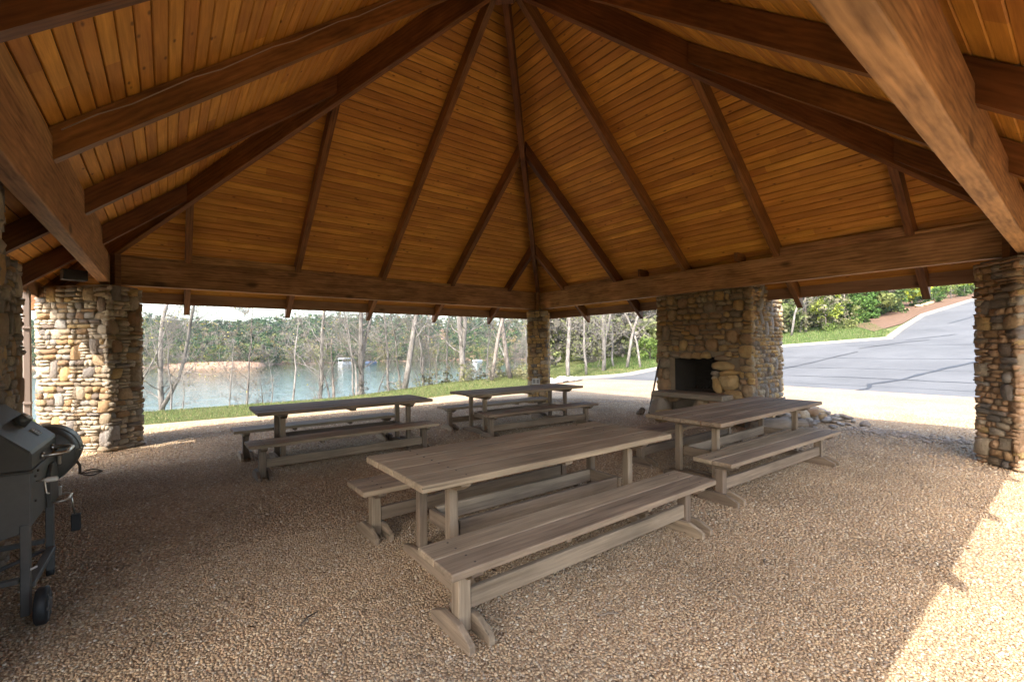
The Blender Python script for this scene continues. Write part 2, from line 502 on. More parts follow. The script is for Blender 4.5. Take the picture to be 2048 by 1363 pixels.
def ribbon(name, pts, w, mat, dz, parent=None, jit=0.0):
    v, f = [], []
    P = []
    for a, b in zip(pts[:-1], pts[1:]):
        a, b = Vector(a), Vector(b); k = max(2, int((b - a).length / 0.5))
        P += [a.lerp(b, t / k) for t in range(k)]
    P.append(Vector(pts[-1]))
    P = [p + Vector((random.uniform(-jit, jit), random.uniform(-jit, jit))) for p in P]
    for i, p in enumerate(P):
        d = (P[min(i + 1, len(P) - 1)] - P[max(i - 1, 0)]).normalized(); n = Vector((-d.y, d.x))
        ww = w * random.uniform(.6, 1.3) / 2
        for s in (1, -1):
            q = p + n * ww * s
            v.append((q.x, q.y, terr(q.x, q.y) + dz))
    f = [(2 * i, 2 * i + 1, 2 * i + 3, 2 * i + 2) for i in range(len(P) - 1)]
    return obj(name, mesh(name, v, f, mat), parent)
CRACKS = [([(16.0, -0.3), (16.6, -0.5), (17.6, -0.3), (18.8, -1.0), (20.5, -1.5), (23.5, -2.6)], 0.17), ([(17.0, 4.6), (19.5, 4.2), (23.0, 3.2), (26.3, 2.4)], 0.11),
          ([(18.6, 5.5), (18.9, 1.0), (18.6, -4.5), (18.8, -9)], 0.05), ([(17.0, 4.2), (17.2, -1), (17.1, -6)], 0.035), ([(20.9, 5.8), (21.1, 0), (20.8, -8)], 0.045), ([(24.2, 6.5), (24.0, 1.0), (24.4, -7)], 0.05),
          ([(28.8, 3.6), (28.9, -3), (28.6, -8)], 0.06), ([(31.0, 1.2), (33.4, -0.6)], 0.12), ([(27.6, 2.6), (29.9, 1.2), (31.0, .2)], 0.10), ([(40, 0.6), (45, -.3), (52, 0.2), (58, -.8)], 0.14)]
for pts, w_ in CRACKS: ribbon('crack_seal', pts, w_, SEAL, 0.004, road, 0.045)

def kerb(name, pts, label, w=0.30, h=0.15):
    P = []
    for a, b in zip(pts[:-1], pts[1:]):
        a, b = Vector(a), Vector(b); k = max(1, int((b - a).length / 0.8)); P += [a.lerp(b, t / k) for t in range(k)]
    P.append(Vector(pts[-1])); v, f = [], []
    prof = [(0, -0.06), (0.03, h - 0.03), (0.07, h), (w, h), (w, -0.06)]
    for i, p in enumerate(P):
        d = (P[min(i + 1, len(P) - 1)] - P[max(i - 1, 0)]).normalized(); n = Vector((-d.y, d.x))
        for o_, z_ in prof:
            q = p + n * o_; v.append((q.x, q.y, terr(p.x, p.y) + z_))
    m = len(prof)
    f = [(i * m + k, i * m + (k + 1), (i + 1) * m + k + 1, (i + 1) * m + k) for i in range(len(P) - 1) for k in range(m - 1)]
    f += [tuple(range(m)), tuple(range(len(v) - 1, len(v) - m - 1, -1))]
    return tag(obj(name, mesh(name, v, f, CONCRETE)), label, 'kerb', kind='structure')
kerb('kerb', FAR_EDGE, 'pale concrete kerb along the far side of the parking lot', h=0.13)
kerb('kerb', FAR_EDGE2, 'pale concrete kerb climbing the road beside the mulch bed', h=0.17, w=0.30)
tag(sheet('mulch_bed', [(36, 3.9), (41, 3.3), (47, 3.6), (61.4, 2.5), (80, 0.5), (80, 8), (60, 9.5), (48, 9), (41, 6.6)], MULCH, 0.03, 1.5), 'reddish mulch bed on the bank above the road', 'mulch', kind='structure')

wv = [(-395, 8, -2.0), (495, 8, -2.0), (495, 695, -2.0), (-395, 695, -2.0)]
tag(obj('lake', mesh('lake', wv, [(0, 1, 2, 3)], WATER)), 'green lake behind the pavilion', 'lake', kind='structure')

# far shore and hills
SHORE = [(-60, 176), (-25.6, 142), (-16.4, 135), (-4.5, 121), (4.1, 111), (12.3, 109), (17, 122), (28.7, 123), (37.2, 124), (48.7, 122.7), (57.7, 118), (72.9, 113), (85.4, 104), (98, 94), (119, 81), (150, 62)]
RIDGE = [9, 9.5, 12.2, 11, 8.0, 8.7, 12, 14.2, 15, 15, 15, 15, 15, 15, 16, 16]
def hill_pt(u, t):
    k = min(int(u), len(SHORE) - 2); w_ = u - k
    p = Vector(SHORE[k]).lerp(Vector(SHORE[k + 1]), w_)
    rz = RIDGE[k] * (1 - w_) + RIDGE[k + 1] * w_
    d = (p - Vector((0, 0))).normalized()
    q = p + d * (t * 130)
    bk = 0.8 + 0.9 * math.exp(-((u - 4.2) / 1.1) ** 2)
    z = -2.5 + bk * S01(t / 0.03) + (rz + 0.6) * S01((t - 0.02) / 0.98) ** 0.9
    z += noise.noise(Vector((q.x * .03, q.y * .03, 0))) * 1.2 * min(1, t * 6)
    return Vector((q.x, q.y, z))
us = np.linspace(0, len(SHORE) - 1.001, 90); ts = [0, .012, .03, .05, .08, .14, .22, .32, .44, .58, .72, .86, 1.0, 1.3]
hv = np.array([hill_pt(u, t) for t in ts for u in us]); nu = len(us)
hf = np.array([(j * nu + i, j * nu + i + 1, (j + 1) * nu + i + 1, (j + 1) * nu + i) for j in range(len(ts) - 1) for i in range(nu - 1)])
tag(obj('hills', bigmesh('hills', hv, hf, CLAY, True)), 'low clay banked hills across the lake', 'hills', kind='structure')

# ------------------------------------------------------------------ foliage builders
def leaf_quads(rng, cen, size, up_bias=0.2):
    """cen (n,3), size (n,) -> quads with random orientation"""
    n = len(cen)
    a = rng.normal(size=(n, 3)); a /= np.linalg.norm(a, axis=1)[:, None]
    b = rng.normal(size=(n, 3)); b -= a * (a * b).sum(1)[:, None]; b /= np.linalg.norm(b, axis=1)[:, None]
    s = size[:, None]
    asp = rng.uniform(.55, 1.0, (n, 1))
    V = np.stack([cen - a * s - b * s * asp * .35, cen + a * s * .2 - b * s * asp, cen + a * s + b * s * asp * .3, cen - a * s * .15 + b * s * asp], 1).reshape(-1, 3)
    F = np.arange(4 * n).reshape(-1, 4)
    return V, F

def crown_pts(rng, n, shape='round', clumps=14, h=1.0, w=0.5):
    """points in clumps through a crown of unit height h and half width w"""
    cz = rng.uniform(0.05, 0.97, clumps)
    if shape == 'cone': rad = w * (1 - cz) ** .75 + .04
    elif shape == 'column': rad = w * np.clip(np.minimum((1 - cz) * 3.2, .55 + cz * 2), .12, 1) * .9
    else: rad = w * np.sqrt(np.clip(1 - (2 * cz - 1) ** 2, .05, 1))
    an = rng.uniform(0, 6.283, clumps); rr = np.sqrt(rng.uniform(.15, 1, clumps)) * rad
    C = np.stack([np.cos(an) * rr, np.sin(an) * rr, cz * h], 1)
    cr = rng.uniform(.16, .34, clumps) * w * 1.25
    k = rng.integers(0, clumps, n)
    d = rng.normal(size=(n, 3)); d /= np.linalg.norm(d, axis=1)[:, None]
    return C[k] + d * (cr[k] * rng.uniform(.35, 1.05, n))[:, None] * np.array([1, 1, .8])

def grow_tree(seed, H, r0, low=0.10, lean=(0, 0), nb=30, spread=1.0, fork=0.0, sub=7, twigs=7, droop=0.0):
    """bare branching tree: returns verts, faces, tip points"""
    rd = random.Random(seed)
    v, f, tips = [], [], []
    def limb(p, d, L, r, lev):
        n = (9, 6, 4, 2)[lev]
        pts, rad = [p.copy()], [r]
        q, dd = p.copy(), d.normalized()
        for i in range(n):
            j = (.10, .22, .30, .2)[lev]
            dd = (dd + Vector((rd.gauss(0, j), rd.gauss(0, j), rd.gauss(0, j) * .7 + (.03 if lev == 0 else .055 - droop * .1)))).normalized()
            q = q + dd * (L / n); pts.append(q.copy())
            rad.append(max(.0045, r * (1 - (i + 1) / n * (.72 if lev == 0 else .85))))
        tube_vf(pts, rad, (8, 5, 4, 3)[lev], v, f, cap=(lev == 0))
        if lev >= 2: tips.append(tuple(pts[-1])); 
        if lev == 3: return
        cnt = (nb, sub, twigs)[lev]
        for c in range(cnt):
            t = (low + (1 - low) * ((c + rd.random()) / cnt) ** (.9)) if lev == 0 else rd.uniform(.2, 1)
            x = t * n; i = min(int(x), n - 1)
            b = pts[i].lerp(pts[i + 1], x - i)
            base = (pts[i + 1] - pts[i]).normalized()
            side = base.orthogonal(); side.rotate(Matrix.Rotation(rd.uniform(0, 6.283), 3, base))
            ang = rd.uniform(.55, 1.25) * spread
            nd = base * math.cos(ang) + side.normalized() * math.sin(ang)
            if lev == 0:
                nl = H * rd.uniform(.16, .34) * (1.15 - .7 * t); nr = rad[i] * rd.uniform(.16, .34)
            else:
                nl = L * rd.uniform(.25, .55); nr = max(.004, rad[i] * rd.uniform(.35, .6))
            limb(b, nd, nl, nr, lev + 1)
    limb(Vector((0, 0, -0.25)), Vector((lean[0], lean[1], 1)), H, r0, 0)
    if fork:
        limb(Vector((0, 0, H * .09)), Vector((lean[0] + fork, lean[1] - fork * .4, 1)), H * .8, r0 * .75, 0)
    return v, f, np.array(tips)

# ------------------------------------------------------------------ far woods across the lake (one mass)
rng = np.random.default_rng(11)
FC = [(.060, .105, .038), (.050, .088, .040), (.14, .165, .055), (.19, .20, .070), (.175, .155, .115), (.14, .13, .095), (.10, .135, .050), (.21, .185, .085)]
temps = []
for k in range(8):
    shp = ['cone', 'cone', 'round', 'round', 'round', 'round', 'round', 'round'][k]
    P = crown_pts(rng, 260, shp, 15, 1.0, .30 if shp == 'cone' else .42)
    temps.append(leaf_quads(rng, P, rng.uniform(.022, .046, len(P))))
VV, FF, CC = [], [], []; off = 0
for i in range(2900):
    t = rng.uniform(0, 1) ** 1.7 * 1.02 + .016
    u = rng.uniform(0.6, len(SHORE) - 1.05)
    if 3.0 < u < 5.3 and t < .07: t += .04
    p = hill_pt(u, t)
    pine = rng.random() < (.30 + .5 * min(1, t * 1.6))
    k = int(rng.integers(0, 2)) if pine else int(rng.integers(2, 8))
    V0, F0 = temps[k]
    h = rng.uniform(5.5, 9) if pine else rng.uniform(4, 7.5)
    if t < .12: h *= .65
    a = rng.uniform(0, 6.28); c, s = math.cos(a), math.sin(a)
    V = V0 * h; V = np.stack([V[:, 0] * c - V[:, 1] * s, V[:, 0] * s + V[:, 1] * c, V[:, 2]], 1) + np.array([p.x, p.y, p.z - .3])
    VV.append(V); FF.append(F0 + off); off += len(V)
    CC.append(np.tile(np.array(FC[k]) * rng.uniform(.75, 1.25) * (1 + rng.uniform(-.08, .08, 3)), (len(V), 1)))
tag(obj('far_woods', bigmesh('far_woods', np.concatenate(VV), np.concatenate(FF), LEAF, False, np.concatenate(CC))), 'spring woods covering the hills across the lake', 'woods', kind='stuff')

# ------------------------------------------------------------------ pavilion roof
A = 5.015; BW = 0.15; BZ0, BZ1 = 2.905, 3.41; SL = 0.83; TH = math.atan(SL)
EAVE = 6.09
zr = lambda d: 7.557 - SL * d                  # underside of rafters
zs = lambda d: zr(d) + 0.315                   # underside of boards
roof = empty('pavilion_roof')
tag(roof, 'pyramid timber roof with orange boards, dark rafters and heavy beams on stone piers', 'roof')

def wpart(name, verts, faces, mat, M):
    """world-space verts, stored in the frame M so that local X follows the grain"""
    Mi = M.inverted()
    o = obj(name, mesh(name, [Mi @ Vector(p) for p in verts], faces, mat), roof, M)
    return o

P_ = 0.136; dstep = P_ * math.cos(TH)
nb = int((EAVE - 0.06) / dstep)
for k in range(4):
    Rk = Matrix.Rotation(k * math.pi / 2, 4, 'Z')
    for i in range(nb):
        dc = EAVE - dstep * (i + .5)
        M = Rk @ Matrix.Translation((0, dc, zs(dc))) @ Matrix.Rotation(-TH, 4, 'X')
        hw = P_ / 2 - .0045
        prof = [(-hw, .008), (-hw + .007, 0), (hw - .007, 0), (hw, .008), (hw, .019), (-hw, .019)]
        v = []
        for s in (-1, 1):
            for y, z in prof:
                v.append((s * max(.01, dc + y * math.cos(TH) - .004), y, z))
        f = [(j, (j + 1) % 6, (j + 1) % 6 + 6, j + 6) for j in range(6)] + [(5, 4, 3, 2, 1, 0), (6, 7, 8, 9, 10, 11)]
        obj('roof_board', mesh('roof_board', v, f, BOARD), roof, M)
# deck and shingles above the boards
e = EAVE + .06
v, f = [], []
for dz in (.034, .075):
    for sx, sy in ((-1, -1), (1, -1), (1, 1), (-1, 1)): v.append((sx * e, sy * e, zs(e) + dz))
    v.append((0, 0, zs(0) + dz))
f = [(1, 0, 4), (2, 1, 4), (3, 2, 4), (0, 3, 4), (5, 6, 9), (6, 7, 9), (7, 8, 9), (8, 5, 9), (0, 1, 6, 5), (1, 2, 7, 6), (2, 3, 8, 7), (3, 0, 5, 8)]
obj('roof_deck', mesh('roof_deck', v, f, SHINGLE), roof)

RW = 0.105
def rafter(name, k, t, d0, d1, w=RW, zb=zr, depth=.30):
    Rk = Matrix.Rotation(k * math.pi / 2, 4, 'Z')
    v = []
    for x in (t - w / 2, t + w / 2):
        for d, dz in ((d0, 0), (d1, 0), (d1, depth), (d0, depth)):
            v.append(Rk @ Vector((x, d, zb(d) + dz)))
    f = [(0, 1, 2, 3), (7, 6, 5, 4), (0, 4, 5, 1), (1, 5, 6, 2), (2, 6, 7, 3), (3, 7, 4, 0)]
    dm = (d0 + d1) / 2
    M = Rk @ Matrix.Translation((t, dm, zb(dm) + depth / 2)) @ Matrix.Rotation(-TH, 4, 'X') @ Matrix.Rotation(math.pi / 2, 4, 'Z')
    return wpart(name, v, f, RAFTER, M)
SPC = 1.946
for k in range(4):
    for j in (-2, -1, 0, 1, 2):
        t = j * SPC
        rafter('rafter', k, t, max(.16, abs(t) + .05), EAVE + .04)
# hips
def hipz(d): return 7.33 - .792 * d
for k in range(4):
    Rk = Matrix.Rotation(k * math.pi / 2 + math.pi / 4, 4, 'Z')
    q2 = math.sqrt(2); w = .098
    v = []
    for x in (-w / 2, w / 2):
        for d, top in ((.06, 0), (EAVE + .05, 0), (EAVE + .05, 1), (.06, 1)):
            z = hipz(d) if not top else zs(d) - .012
            v.append(Rk @ Vector((x, d * q2, z)))
    f = [(0, 1, 2, 3), (7, 6, 5, 4), (0, 4, 5, 1), (1, 5, 6, 2), (2, 6, 7, 3), (3, 7, 4, 0)]
    dm = 3
    th2 = math.atan(.792 / q2)
    M = Rk @ Matrix.Translation((0, dm * q2, hipz(dm) + .15)) @ Matrix.Rotation(-th2, 4, 'X') @ Matrix.Rotation(math.pi / 2, 4, 'Z')
    wpart('hip_rafter', v, f, RAFTER, M)
# peak block
obj('peak_block', cbox('peak_block', .30, .30, .62, RAFTER, .01), roof, T(0, 0, 7.52, math.pi / 4))

def beam(L, cx, cy, rz):
    m = cbox('beam', L, BW, BZ1 - BZ0, BEAM, .012, seg=2)
    return obj('beam', m, roof, T(cx, cy, (BZ0 + BZ1) / 2, rz))
bc = A + BW / 2
for s in (1, -1):
    beam(2 * (A + BW), 0, s * bc, 0)
    beam(2 * A - .006, s * bc, 0, math.pi / 2)
# blocking planks on the beams, bay by bay
BAYS = {0: [(-4.97, -3.94, 3.45), (-3.84, -1.99, 3.56), (-1.9, -.05, 3.475), (.05, 1.9, 3.46), (1.99, 3.84, 3.50), (3.94, 4.97, 3.44)],
        1: [(-3.84, -1.99, 3.45), (-1.9, -.05, 3.60), (.05, 1.9, 3.67), (1.99, 3.84, 3.66)],
        2: [(-3.84, -1.99, 3.55), (-1.9, -.05, 3.60), (.05, 1.9, 3.60), (1.99, 3.84, 3.55)],
        3: [(-3.84, -1.99, 3.50), (1.99, 3.84, 3.565), (3.94, 4.97, 3.46)]}
for k, bays in BAYS.items():
    Rk = Matrix.Rotation(k * math.pi / 2, 4, 'Z')
    for a, b, z in bays:
        h = z - BZ1 - .002
        obj('blocking', cbox('blocking', b - a, .04, h, BEAM, .003), roof, Rk @ T((a + b) / 2, A + .026, BZ1 + .002 + h / 2))
# fascia between the rafter tails
for k in range(4):
    Rk = Matrix.Rotation(k * math.pi / 2, 4, 'Z')
    obj('fascia', cbox('fascia', 2 * 5.99, .03, .235, FASCIA, .003), roof, Rk @ T(0, 6.01, 2.785))
# corner posts between the beams and short header stubs beside the chimney
for sx, sy in ((1, 1), (-1, 1), (1, -1), (-1, -1)):
    obj('corner_post', cbox('corner_post', .11, .11, .62, RAFTER, .006), roof, T(sx * (A - .07), sy * (A - .07), 3.12, math.pi / 4))
for yy in (1.10, -1.24):
    obj('header_stub', cbox('header_stub', .36, .07, .17, RAFTER, .004), roof, T(A + .04, yy, BZ1 + .09))
# cable stapled along one rafter
pts = [(-A + .05 + (A - .2) * i / 20, .0465 + .004, zr(A - .05 - (A - .2) * i / 20) + .235 + .016 * math.sin(i * 2.1)) for i in range(21)]
pts = [(p[0], -.0515, p[2]) for p in pts]
obj('cable', tube('cable', pts, .006, CABLE, 6), roof)
# black flood lamp box at the left corner
fl = cbox('flood_lamp', .30, .16, .17, RUBBER, .01)

# ------------------------------------------------------------------ stone work
def stone_variants(n, p0, p1, sub, mat, seed, jit=.09):
    rd = random.Random(seed); out = []
    for i in range(n):
        bm = bmesh.new(); bmesh.ops.create_cube(bm, size=2)
        bmesh.ops.subdivide_edges(bm, edges=bm.edges[:], cuts=sub, use_grid_fill=True)
        p = rd.uniform(p0, p1); sx, sy = rd.uniform(-.12, .12), rd.uniform(-.12, .12)
        o = Vector((rd.uniform(0, 99), rd.uniform(0, 99), rd.uniform(0, 99)))
        for vtx in bm.verts:
            c = vtx.co
            l = (abs(c.x) ** p + abs(c.y) ** p + abs(c.z) ** p) ** (1 / p)
            c = c / l
            c = c * (1 + jit * 2.2 * noise.noise(c * 1.1 + o) + jit * .8 * noise.noise(c * 2.6 + o))
            vtx.co = Vector((c.x + sx * c.y, c.y + sy * c.x, c.z))
        m = bpy.data.meshes.new('stone'); bm.to_mesh(m); bm.free()
        m.polygons.foreach_set('use_smooth', [True] * len(m.polygons)); m.materials.append(mat)
        out.append(m)
    return out
SV = stone_variants(18, 3.0, 9.0, 1, STONE, 5, .15)
SVD = stone_variants(14, 2.3, 3.6, 1, STONE_DK, 6, .14)
SVR = stone_variants(8, 2.1, 2.8, 1, STONE, 7)
SVB = stone_variants(8, 2.0, 2.7, 2, STONE_DK, 8, .14)
SVG = stone_variants(6, 2.2, 3.4, 1, STONE_GR, 9, .14)
SVW = stone_variants(6, 2.2, 3.4, 1, STONE_WH, 10, .16)

def pack(W, H, rd, wmin, wmax, hmin, hmax, big=.12, bw=(.2, .3), bh=(.16, .24), holes=(), split=.2):
    """uneven courses with some bigger stones that span two or three of them"""
    cz = [0.0]
    while cz[-1] < H - hmin * .6: cz.append(min(H, cz[-1] + rd.uniform(hmin, hmax)))
    cz[-1] = H; n = len(cz) - 1
    busy = [[] for _ in range(n)]; out = []
    for x0, x1, z0, z1 in holes:
        for r_ in range(n):
            if cz[r_] < z1 - .02 and cz[r_ + 1] > z0 + .02: busy[r_].append((x0, x1))
    def free(r_, a, b): return all(b <= p + 1e-6 or a >= q - 1e-6 for p, q in busy[r_])
    for t in range(int(big * W * H / (wmin * hmin) * .55)):
        r_ = rd.randrange(n); w_ = min(rd.uniform(*bw), W); h_ = rd.uniform(*bh); e_ = r_
        while e_ < n and cz[e_] - cz[r_] < h_: e_ += 1
        x = rd.choice((0, W - w_)) if rd.random() < .25 else rd.uniform(0, W - w_)
        if all(free(k, x - .02, x + w_ + .02) for k in range(r_, e_)):
            for k in range(r_, e_): busy[k].append((x, x + w_))
            out.append((x, x + w_, cz[r_], cz[e_]))
    for r_ in range(n):
        xs, x = [], 0.0
        for p, q in sorted(busy[r_]) + [(W, W)]:
            if p - x > .015: xs.append((x, min(p, W)))
            x = max(x, q)
        for a, b in xs:
            x = a
            while x < b - .01:
                w_ = rd.uniform(wmin, wmax) * rd.choice((.7, 1, 1, 1.25))
                if b - (x + w_) < wmin * .6: w_ = (b - x) if (b - x) < wmax * 1.3 else (b - x) / 2
                z0, z1 = cz[r_], cz[r_ + 1]
                if z1 - z0 > hmin * 1.35 and w_ > wmin * 1.1 and rd.random() < split:
                    m_ = z0 + (z1 - z0) * rd.uniform(.4, .6); out += [(x, x + w_, z0, m_), (x, x + w_, m_, z1)]
                else: out.append((x, x + w_, z0 + rd.uniform(-.006, .004), z1 + rd.uniform(-.004, .008)))
                x += w_
    return out

def stones_on(face, rects, rd, joint=.009, dep=(.045, .075), tilt=.05):
    """face = (origin, u, n) ; returns list of local matrices and sizes"""
    o, u, n = [Vector(q) for q in face]; z = Vector((0, 0, 1)); out = []
    for x0, x1, z0, z1 in rects:
        w_, h_ = (x1 - x0) - joint, (z1 - z0) - joint
        c = o + u * ((x0 + x1) / 2) + z * ((z0 + z1) / 2) + n * rd.uniform(-.012, .014)
        d = min(rd.uniform(*dep), .5 * (w_ + h_) + .02)
        B = Matrix((u * (w_ / 2 * 1.03), z * (h_ / 2 * 1.03), n * d)).transposed()
        t = Matrix.Rotation(rd.uniform(-tilt, tilt), 3, n)
        M = (t @ B).to_4x4(); M.translation = c
        out.append((M, w_ * h_))
    return out

def place_stones(root, vis, hid, variants, rd, name='stone', limit=290):
    vis = sorted(vis, key=lambda q: -q[1])
    for M, a in vis[:limit]:
        obj(name, rd.choice(variants), root, M)
    rest = vis[limit:] + hid
    if rest:
        V, F, off = [], [], 0
        tv = []
        for m in variants:
            c = np.empty(len(m.vertices) * 3); m.vertices.foreach_get('co', c)
            tv.append((c.reshape(-1, 3), np.array([tuple(p.vertices) for p in m.polygons])))
        for M, a in rest:
            c, fc = tv[rd.randrange(len(tv))]
            m4 = np.array(M); V.append(c @ m4[:3, :3].T + m4[:3, 3]); F.append(fc + off); off += len(c)
        o = obj('small_stones', bigmesh('small_stones', np.concatenate(V), np.concatenate(F), variants[0].materials[0], True), root)
        o['kind'] = 'stuff'

def pier(sx, sy, seed, label, vis_faces, W=.64, D=1.45, H=2.83, tin=.30):
    """stone pier at a corner of the roof, set on the diagonal; local +X looks to the middle"""
    rd = random.Random(seed)
    inn = Vector((-sx, -sy, 0)).normalized()
    cen = Vector((sx * A, sy * A, 0)) + inn * (tin - D / 2)
    root = empty('stone_pier', cen, math.atan2(inn.y, inn.x))
    tag(root, label, 'pier', 'stone piers at the corners of the roof')
    b = .05
    v, f = box_vf(-D / 2 + b, D / 2 - b, -W / 2 + b, W / 2 - b, -.1, H + .03)
    obj('core', mesh('core', v, f, MORTAR), root)
    faces = {'front': (((D / 2 - .055), -W / 2, 0), (0, 1, 0), (1, 0, 0), W), 'back': ((-(D / 2 - .055), W / 2, 0), (0, -1, 0), (-1, 0, 0), W),
             'left': ((-D / 2, -(W / 2 - .055), 0), (1, 0, 0), (0, -1, 0), D), 'right': ((D / 2, W / 2 - .055, 0), (-1, 0, 0), (0, 1, 0), D)}
    vis, hid = [], []
    for nm, (o, u, n, w_) in faces.items():
        rects = pack(w_, H, rd, .10, .25, .06, .125, .11, (.16, .25), (.14, .22))
        s = stones_on((o, u, n), rects, rd)
        (vis if nm in vis_faces else hid).extend(s)
    place_stones(root, vis, hid, SV, rd)
    return root
pier_l = pier(-1, 1, 21, 'tawny fieldstone pier behind the black grill, its left side in sun', ('front', 'left', 'right'))
pier_c = pier(1, 1, 22, 'slim shaded fieldstone pier in the far corner before the lake', ('front', 'right', 'left'))
pier_r = pier(1, -1, 23, 'brown fieldstone pier at the right edge of the picture', ('front', 'left', 'right'))
pier_n = pier(-1, -1, 24, 'fieldstone pier behind the camera at the near corner', ())
# outlet on the far pier
po = empty('outlet_box', (4.73, 4.80, .60), math.radians(-135)); tag(po, 'small grey outlet cover low on the far corner pier', 'outlet')
obj('cover_plate', cbox('cover_plate', .03, .24, .19, OUTLET, .006), po, T(.06, 0, .08))
for yy_ in (-.055, .055): obj('socket', cbox('socket', .012, .07, .11, OUTLET_D, .004), po, T(.078, yy_, .08))
fo = tag(link(bpy.data.objects.new('flood_lamp', fl), None, T(-5.42, 4.50, 2.955, R(20))), 'black lamp box on top of the pier behind the grill', 'lamp')

# stone chimney wall at the left edge of the picture
def block_faces(x0, x1, y0, y1, H, rd, spec, vis_faces, b=.05):
    F = {'+x': ((x1 - b, y0, 0), (0, 1, 0), (1, 0, 0), y1 - y0), '-x': ((x0 + b, y1, 0), (0, -1, 0), (-1, 0, 0), y1 - y0),
         '-y': ((x0, y0 + b, 0), (1, 0, 0), (0, -1, 0), x1 - x0), '+y': ((x1, y1 - b, 0), (-1, 0, 0), (0, 1, 0), x1 - x0)}
    vis, hid = [], []
    for nm, (o, u, n, w_) in F.items():
        s = stones_on((o, u, n), pack(w_, H, rd, **spec), rd)
        (vis if nm in vis_faces else hid).extend(s)
    return vis, hid
rd = random.Random(31)
lc = tag(empty('stone_chimney', (-5.25, -.9, 0)), 'rough stone chimney wall at the left edge behind the grill', 'chimney')
spec = dict(wmin=.10, wmax=.26, hmin=.06, hmax=.13, big=.14, bw=(.2, .3), bh=(.18, .28))
v1, h1 = block_faces(-1.2, 0, -1.7, .55, 3.45, rd, spec, ('+x',))
v2, h2 = block_faces(-1.7, -.50, .40, 3.95, 2.86, rd, spec, ('+x',))
for (a0, a1, b0, b1, hh) in ((-1.2, 0, -1.7, .55, 3.45), (-1.7, -.50, .40, 3.95, 2.86)):
    v, f = box_vf(a0 + .05, a1 - .05, b0 + .05, b1 - .05, -.1, hh - .01); obj('core', mesh('core', v, f, MORTAR), lc)
place_stones(lc, v1 + v2, h1 + h2, SV, rd)
dsp = tag(empty('downspout', (-6.0, 4.76, 0)), 'brown downspout pipe left of the sunlit pier', 'downspout')
obj('pipe', cbox('pipe', 2.75, .07, .09, PIPE, .012), dsp, T(0, 0, 1.32) @ Matrix.Rotation(math.pi / 2, 4, 'Y'))
obj('elbow', tube('elbow', [(0, 0, 2.66), (-.03, .02, 2.76), (-.10, .08, 2.86), (-.12, .10, 3.0)], .04, PIPE, 8), dsp)
for zz in (.9, 2.1): obj('strap', cbox('strap', .10, .115, .03, PIPE, .003), dsp, T(0, 0, zz))

# ------------------------------------------------------------------ fireplace
rd = random.Random(41)
FX, FY0, FY1, FH = 5.25, -1.39, .90, 3.05
fp = tag(empty('stone_fireplace', (FX, (FY0 + FY1) / 2, 0)), 'large river stone fireplace with dark open firebox and log mantel hearth', 'fireplace')
y0, y1 = FY0 - (FY0 + FY1) / 2, FY1 - (FY0 + FY1) / 2     # local
oy0, oy1, oz0, oz1 = -.68 + .245, .42 + .245, .66, 1.44
v, f = [], []
def addbox(*b):
    vv, ff = box_vf(*b); k = len(v); v.extend(vv); f.extend([tuple(i + k for i in q) for q in ff])
D_ = 1.50
addbox(.05, D_ - .05, y0 + .05, oy0, -.1, FH); addbox(.05, D_ - .05, oy1, y1 - .05, -.1, FH)
addbox(.05, D_ - .05, oy0 + .001, oy1 - .001, oz1 + .02, FH); addbox(.06, D_ - .06, oy0 + .001, oy1 - .001, -.1, oz0 - .02)
addbox(.70, D_ - .06, oy0 + .001, oy1 - .001, oz0 - .019, oz1 + .019)
obj('core', mesh('core', v, f, MORTAR), fp)
v, f = [], []
# firebox lining: back, sides, roof, floor
bx = .66
quad = lambda a, b, c, d: (v.extend([a, b, c, d]), f.append((len(v) - 4, len(v) - 3, len(v) - 2, len(v) - 1)))
yl, yr = oy0 + .02, oy1 - .02
yb0, yb1 = yl + .16, yr - .16
zt, zb = oz1 + .012, oz0 + .004
quad((bx, yb0, zb), (bx, yb1, zb), (bx, yb1, zt), (bx, yb0, zt))
quad((.03, yl, zb), (bx, yb0, zb), (bx, yb0, zt), (.03, yl, zt))
quad((.03, yr, zt), (bx, yb1, zt), (bx, yb1, zb), (.03, yr, zb))
quad((.03, yl, zt), (bx, yb0, zt), (bx, yb1, zt), (.03, yr, zt))
quad((.03, yl, zb), (.03, yr, zb), (bx, yb1, zb), (bx, yb0, zb))
obj('firebox_lining', mesh('firebox_lining', v, f, SOOT), fp)
# brick courses on the back of the firebox
bk = cbox('firebrick', .20, .02, .062, SOOT, .005)
for r_ in range(10):
    for c in range(4):
        yy = yb0 + .09 + c * .205 + (.1 if r_ % 2 else 0)
        if yy < yb1 - .08: obj('firebrick', bk, fp, T(bx - .006, yy, zb + .045 + r_ * .073, math.pi / 2))
